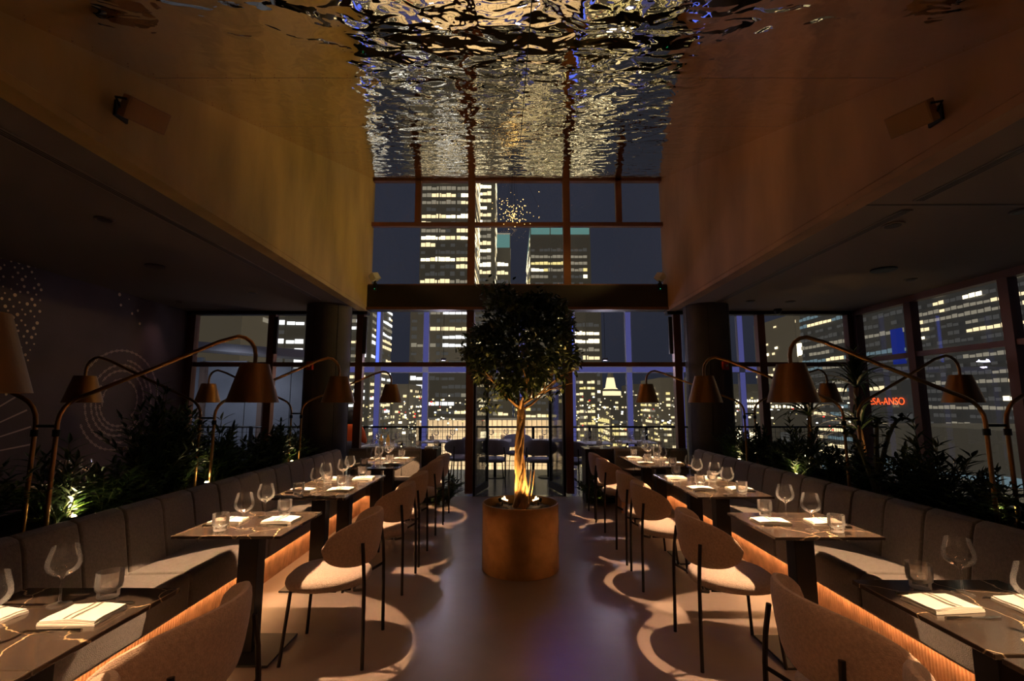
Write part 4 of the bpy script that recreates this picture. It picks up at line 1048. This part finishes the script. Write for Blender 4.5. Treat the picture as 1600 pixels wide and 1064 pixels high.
# fairy-light cluster added in place of a reflected sparkle in the upper middle pane
fl = empty('reflection_glints', (.03, 7.75, 4.62)); m = MB(); wr = MB(); rf_ = random.Random(8)
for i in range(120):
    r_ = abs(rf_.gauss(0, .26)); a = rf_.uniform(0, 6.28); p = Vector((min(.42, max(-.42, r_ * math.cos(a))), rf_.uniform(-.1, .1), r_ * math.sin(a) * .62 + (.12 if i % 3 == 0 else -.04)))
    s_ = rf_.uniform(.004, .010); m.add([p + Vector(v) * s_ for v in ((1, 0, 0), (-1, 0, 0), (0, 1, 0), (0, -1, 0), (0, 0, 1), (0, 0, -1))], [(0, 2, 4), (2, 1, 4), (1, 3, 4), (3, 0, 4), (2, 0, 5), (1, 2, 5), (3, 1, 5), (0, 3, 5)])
    if i % 12 == 0: wr.tube([p, (p.x * .3, p.y, .72)], .0012, 4)
m.build('bulb', 'glint', fl, kind='stuff'); wr.build('wire', 'black_metal', fl)
tag(fl, 'cluster of tiny golden fairy lights added as a reflection in the upper middle window', 'fairy lights')

# ------------------------------------------------------------------ terrace furniture and the guest outside
def out_table():
    r = empty('terrace_table'); box('tabletop', 'outdoor_white', -.34, .34, -.34, .34, .72, .745, parent=r, bevel=.004)
    m = MB(); m.lathe([(.03, .01), (.03, .72)], 14); m.build('pedestal', 'black_metal', r, smooth=True); m = MB(); m.lathe([(.22, 0), (.22, .012)], 28); m.build('foot', 'black_metal', r); return r
def out_chair():
    src = PROTO['chair']; r = dup(src, (0, 0, 0), 0, sc=(1, 1, 1)); r.name = 'terrace_chair'
    for c in r.children:
        if c.name.startswith(('seat', 'backrest')) and not c.name.startswith('seat_frame'):
            c.data = c.data.copy(); c.data.materials[0] = MATS['outdoor_fabric']
    return r
OT = [(-2.35, 9.0, 'outside behind the left counter'), (-1.45, 10.0, 'outside the left centre window'), (-.35, 10.2, 'beyond the open doors, left'), (.75, 10.2, 'beyond the open doors, right'), (1.55, 9.6, 'outside the right window, nearer doors'), (2.45, 9.8, 'outside the right window, farther')]
for k, (x, y, lab) in enumerate(OT):
    place('ttable', out_table, (x, y, -.01), 0, 'white topped terrace table ' + lab, 'table', 'terrace tables')
    for q, (dx, dy) in enumerate(((-.15, -.1), (.16, .05))):
        place('tumbler', make_tumbler, (x + dx, y + dy, .7355), 0, 'tumbler %s on the terrace table %s' % (['at the left', 'at the right'][q], lab), 'tumbler', 'tumblers on the terrace tables')
        place('wine', make_wine, (x + dx + .07, y + dy + .1, .7355), 0, 'wine glass %s on the terrace table %s' % (['at the left', 'at the right'][q], lab), 'wine glass', 'wine glasses on the terrace tables')
for k, (x, y, rz, lab) in enumerate(((-.37, 9.5, 1.57, 'grey terrace chair with its back to the doors, left of the trunk'), (.52, 9.45, 1.45, 'grey terrace chair with its back to the doors, right of the trunk'),
                                     (-1.05, 9.75, 2.2, 'grey terrace chair seen beside the left door mullion'), (-1.0, 10.5, 3.6, 'grey terrace chair at the railing side left'),
                                     (.12, 10.75, -1.5, 'grey terrace chair behind the trunk at the railing'), (1.15, 9.2, .9, 'grey terrace chair behind the right door mullion'))):
    place('tchair', out_chair, (x, y, -.01), rz, lab, 'chair', 'terrace chairs')
for k, x in enumerate((-2.52, -2.40)):
    m = MB(); m.lathe([(.001, 0), (.032, .002), (.034, .10), (.03, .13), (.012, .165), (.012, .20), (.001, .20)], 18); o = m.build('amber_bottle', 'amber_glass', smooth=True, loc=(x + .18, 8.86, .7355))
    m = MB(); m.lathe([(.014, 0), (.014, .02)], 12); m.build('cap', 'white_plastic', o, loc=(0, 0, .198))
    tag(o, ['left amber bottle with white cap on the terrace table by the person', 'right amber bottle with white cap on the terrace table by the person'][k], 'bottle')

def skin(name, verts, edges, radii, mat, parent, sub=1):
    me = bpy.data.meshes.new(name); me.from_pydata(verts, edges, []); o = bpy.data.objects.new(name, me); C.objects.link(o); o.parent = parent
    md = o.modifiers.new('skin', 'SKIN'); sv = me.skin_vertices[0] if me.skin_vertices else None
    if sv is None:
        bpy.context.view_layer.objects.active = o; bpy.ops.mesh.customdata_skin_add(); sv = me.skin_vertices[0]
    for i, r in enumerate(radii): sv.data[i].radius = r if isinstance(r, tuple) else (r, r)
    sv.data[0].use_root = True; md.use_smooth_shade = True
    s2 = o.modifiers.new('sub', 'SUBSURF'); s2.levels = sub; s2.render_levels = sub
    me.materials.append(MATS[mat]); return o
per = empty('person', (-3.02, 9.25, 0)); tag(per, 'seated person in a bright orange top outside, partly behind the left mullion', 'person')
V = [(0, 0, .50), (0, .0, .70), (0, -.01, .90), (0, -.01, 1.02), (0, 0, 1.10),
     (-.19, -.01, 1.02), (-.25, .05, .78), (-.16, .26, .74), (.19, -.01, 1.02), (.25, .05, .78), (.16, .26, .74)]
skin('jacket', V, [(0, 1), (1, 2), (2, 3), (3, 4), (3, 5), (5, 6), (6, 7), (3, 8), (8, 9), (9, 10)],
     [(.17, .13), (.16, .12), (.18, .12), (.14, .09), (.06, .06), (.07, .07), (.055, .055), (.042, .042), (.07, .07), (.055, .055), (.042, .042)], 'orange_cloth', per, 2)
skin('body', [(0, 0, .52), (-.1, .02, .5), (-.12, .42, .5), (-.12, .44, .06), (-.12, .56, .03), (.1, .02, .5), (.12, .42, .5), (.12, .44, .06), (.12, .56, .03)],
     [(0, 1), (1, 2), (2, 3), (3, 4), (0, 5), (5, 6), (6, 7), (7, 8)], [.12, .10, .075, .05, .04, .10, .075, .05, .04], 'trouser', per, 2)
m = MB(); m.lathe([(.045, 1.06), (.05, 1.12), (.062, 1.15), (.078, 1.20), (.082, 1.25), (.07, 1.31), (.03, 1.345)], 20, cy=.02); m.box(-.015, .015, .095, .115, 1.18, 1.21); m.box(-.09, -.078, .01, .035, 1.18, 1.23); m.box(.078, .09, .01, .035, 1.18, 1.23)
m.build('head', 'skin', per, smooth=True)
m = MB(); m.lathe([(.07, 1.10), (.088, 1.14), (.094, 1.22), (.092, 1.28), (.076, 1.335), (.03, 1.365)], 20, cy=.0); m.build('hair', 'hair', per, smooth=True)
for sx_ in (-.16, .16):
    m = MB()
    m.tube([(sx_, .26, .745), (sx_ * .95, .32, .75)], [.032, .036], 8)
    for f, (dx, L) in enumerate(((-.026, .055), (-.009, .065), (.009, .062), (.026, .048))): m.tube([(sx_ * .95 + dx, .32, .75), (sx_ * .95 + dx, .32 + L * .6, .752), (sx_ * .95 + dx, .32 + L, .742)], [.009, .008, .006], 6)
    m.tube([(sx_ * .95 + (-.03 if sx_ > 0 else .03), .28, .75), (sx_ * .95 + (-.055 if sx_ > 0 else .055), .33, .748)], [.010, .007], 6)
    m.build('hand', 'skin', per, smooth=True)
o = dup(PROTO['tchair'], (-3.02, 9.25, -.01), 1.57); tag(o, 'terrace chair the person in orange sits on', 'chair')
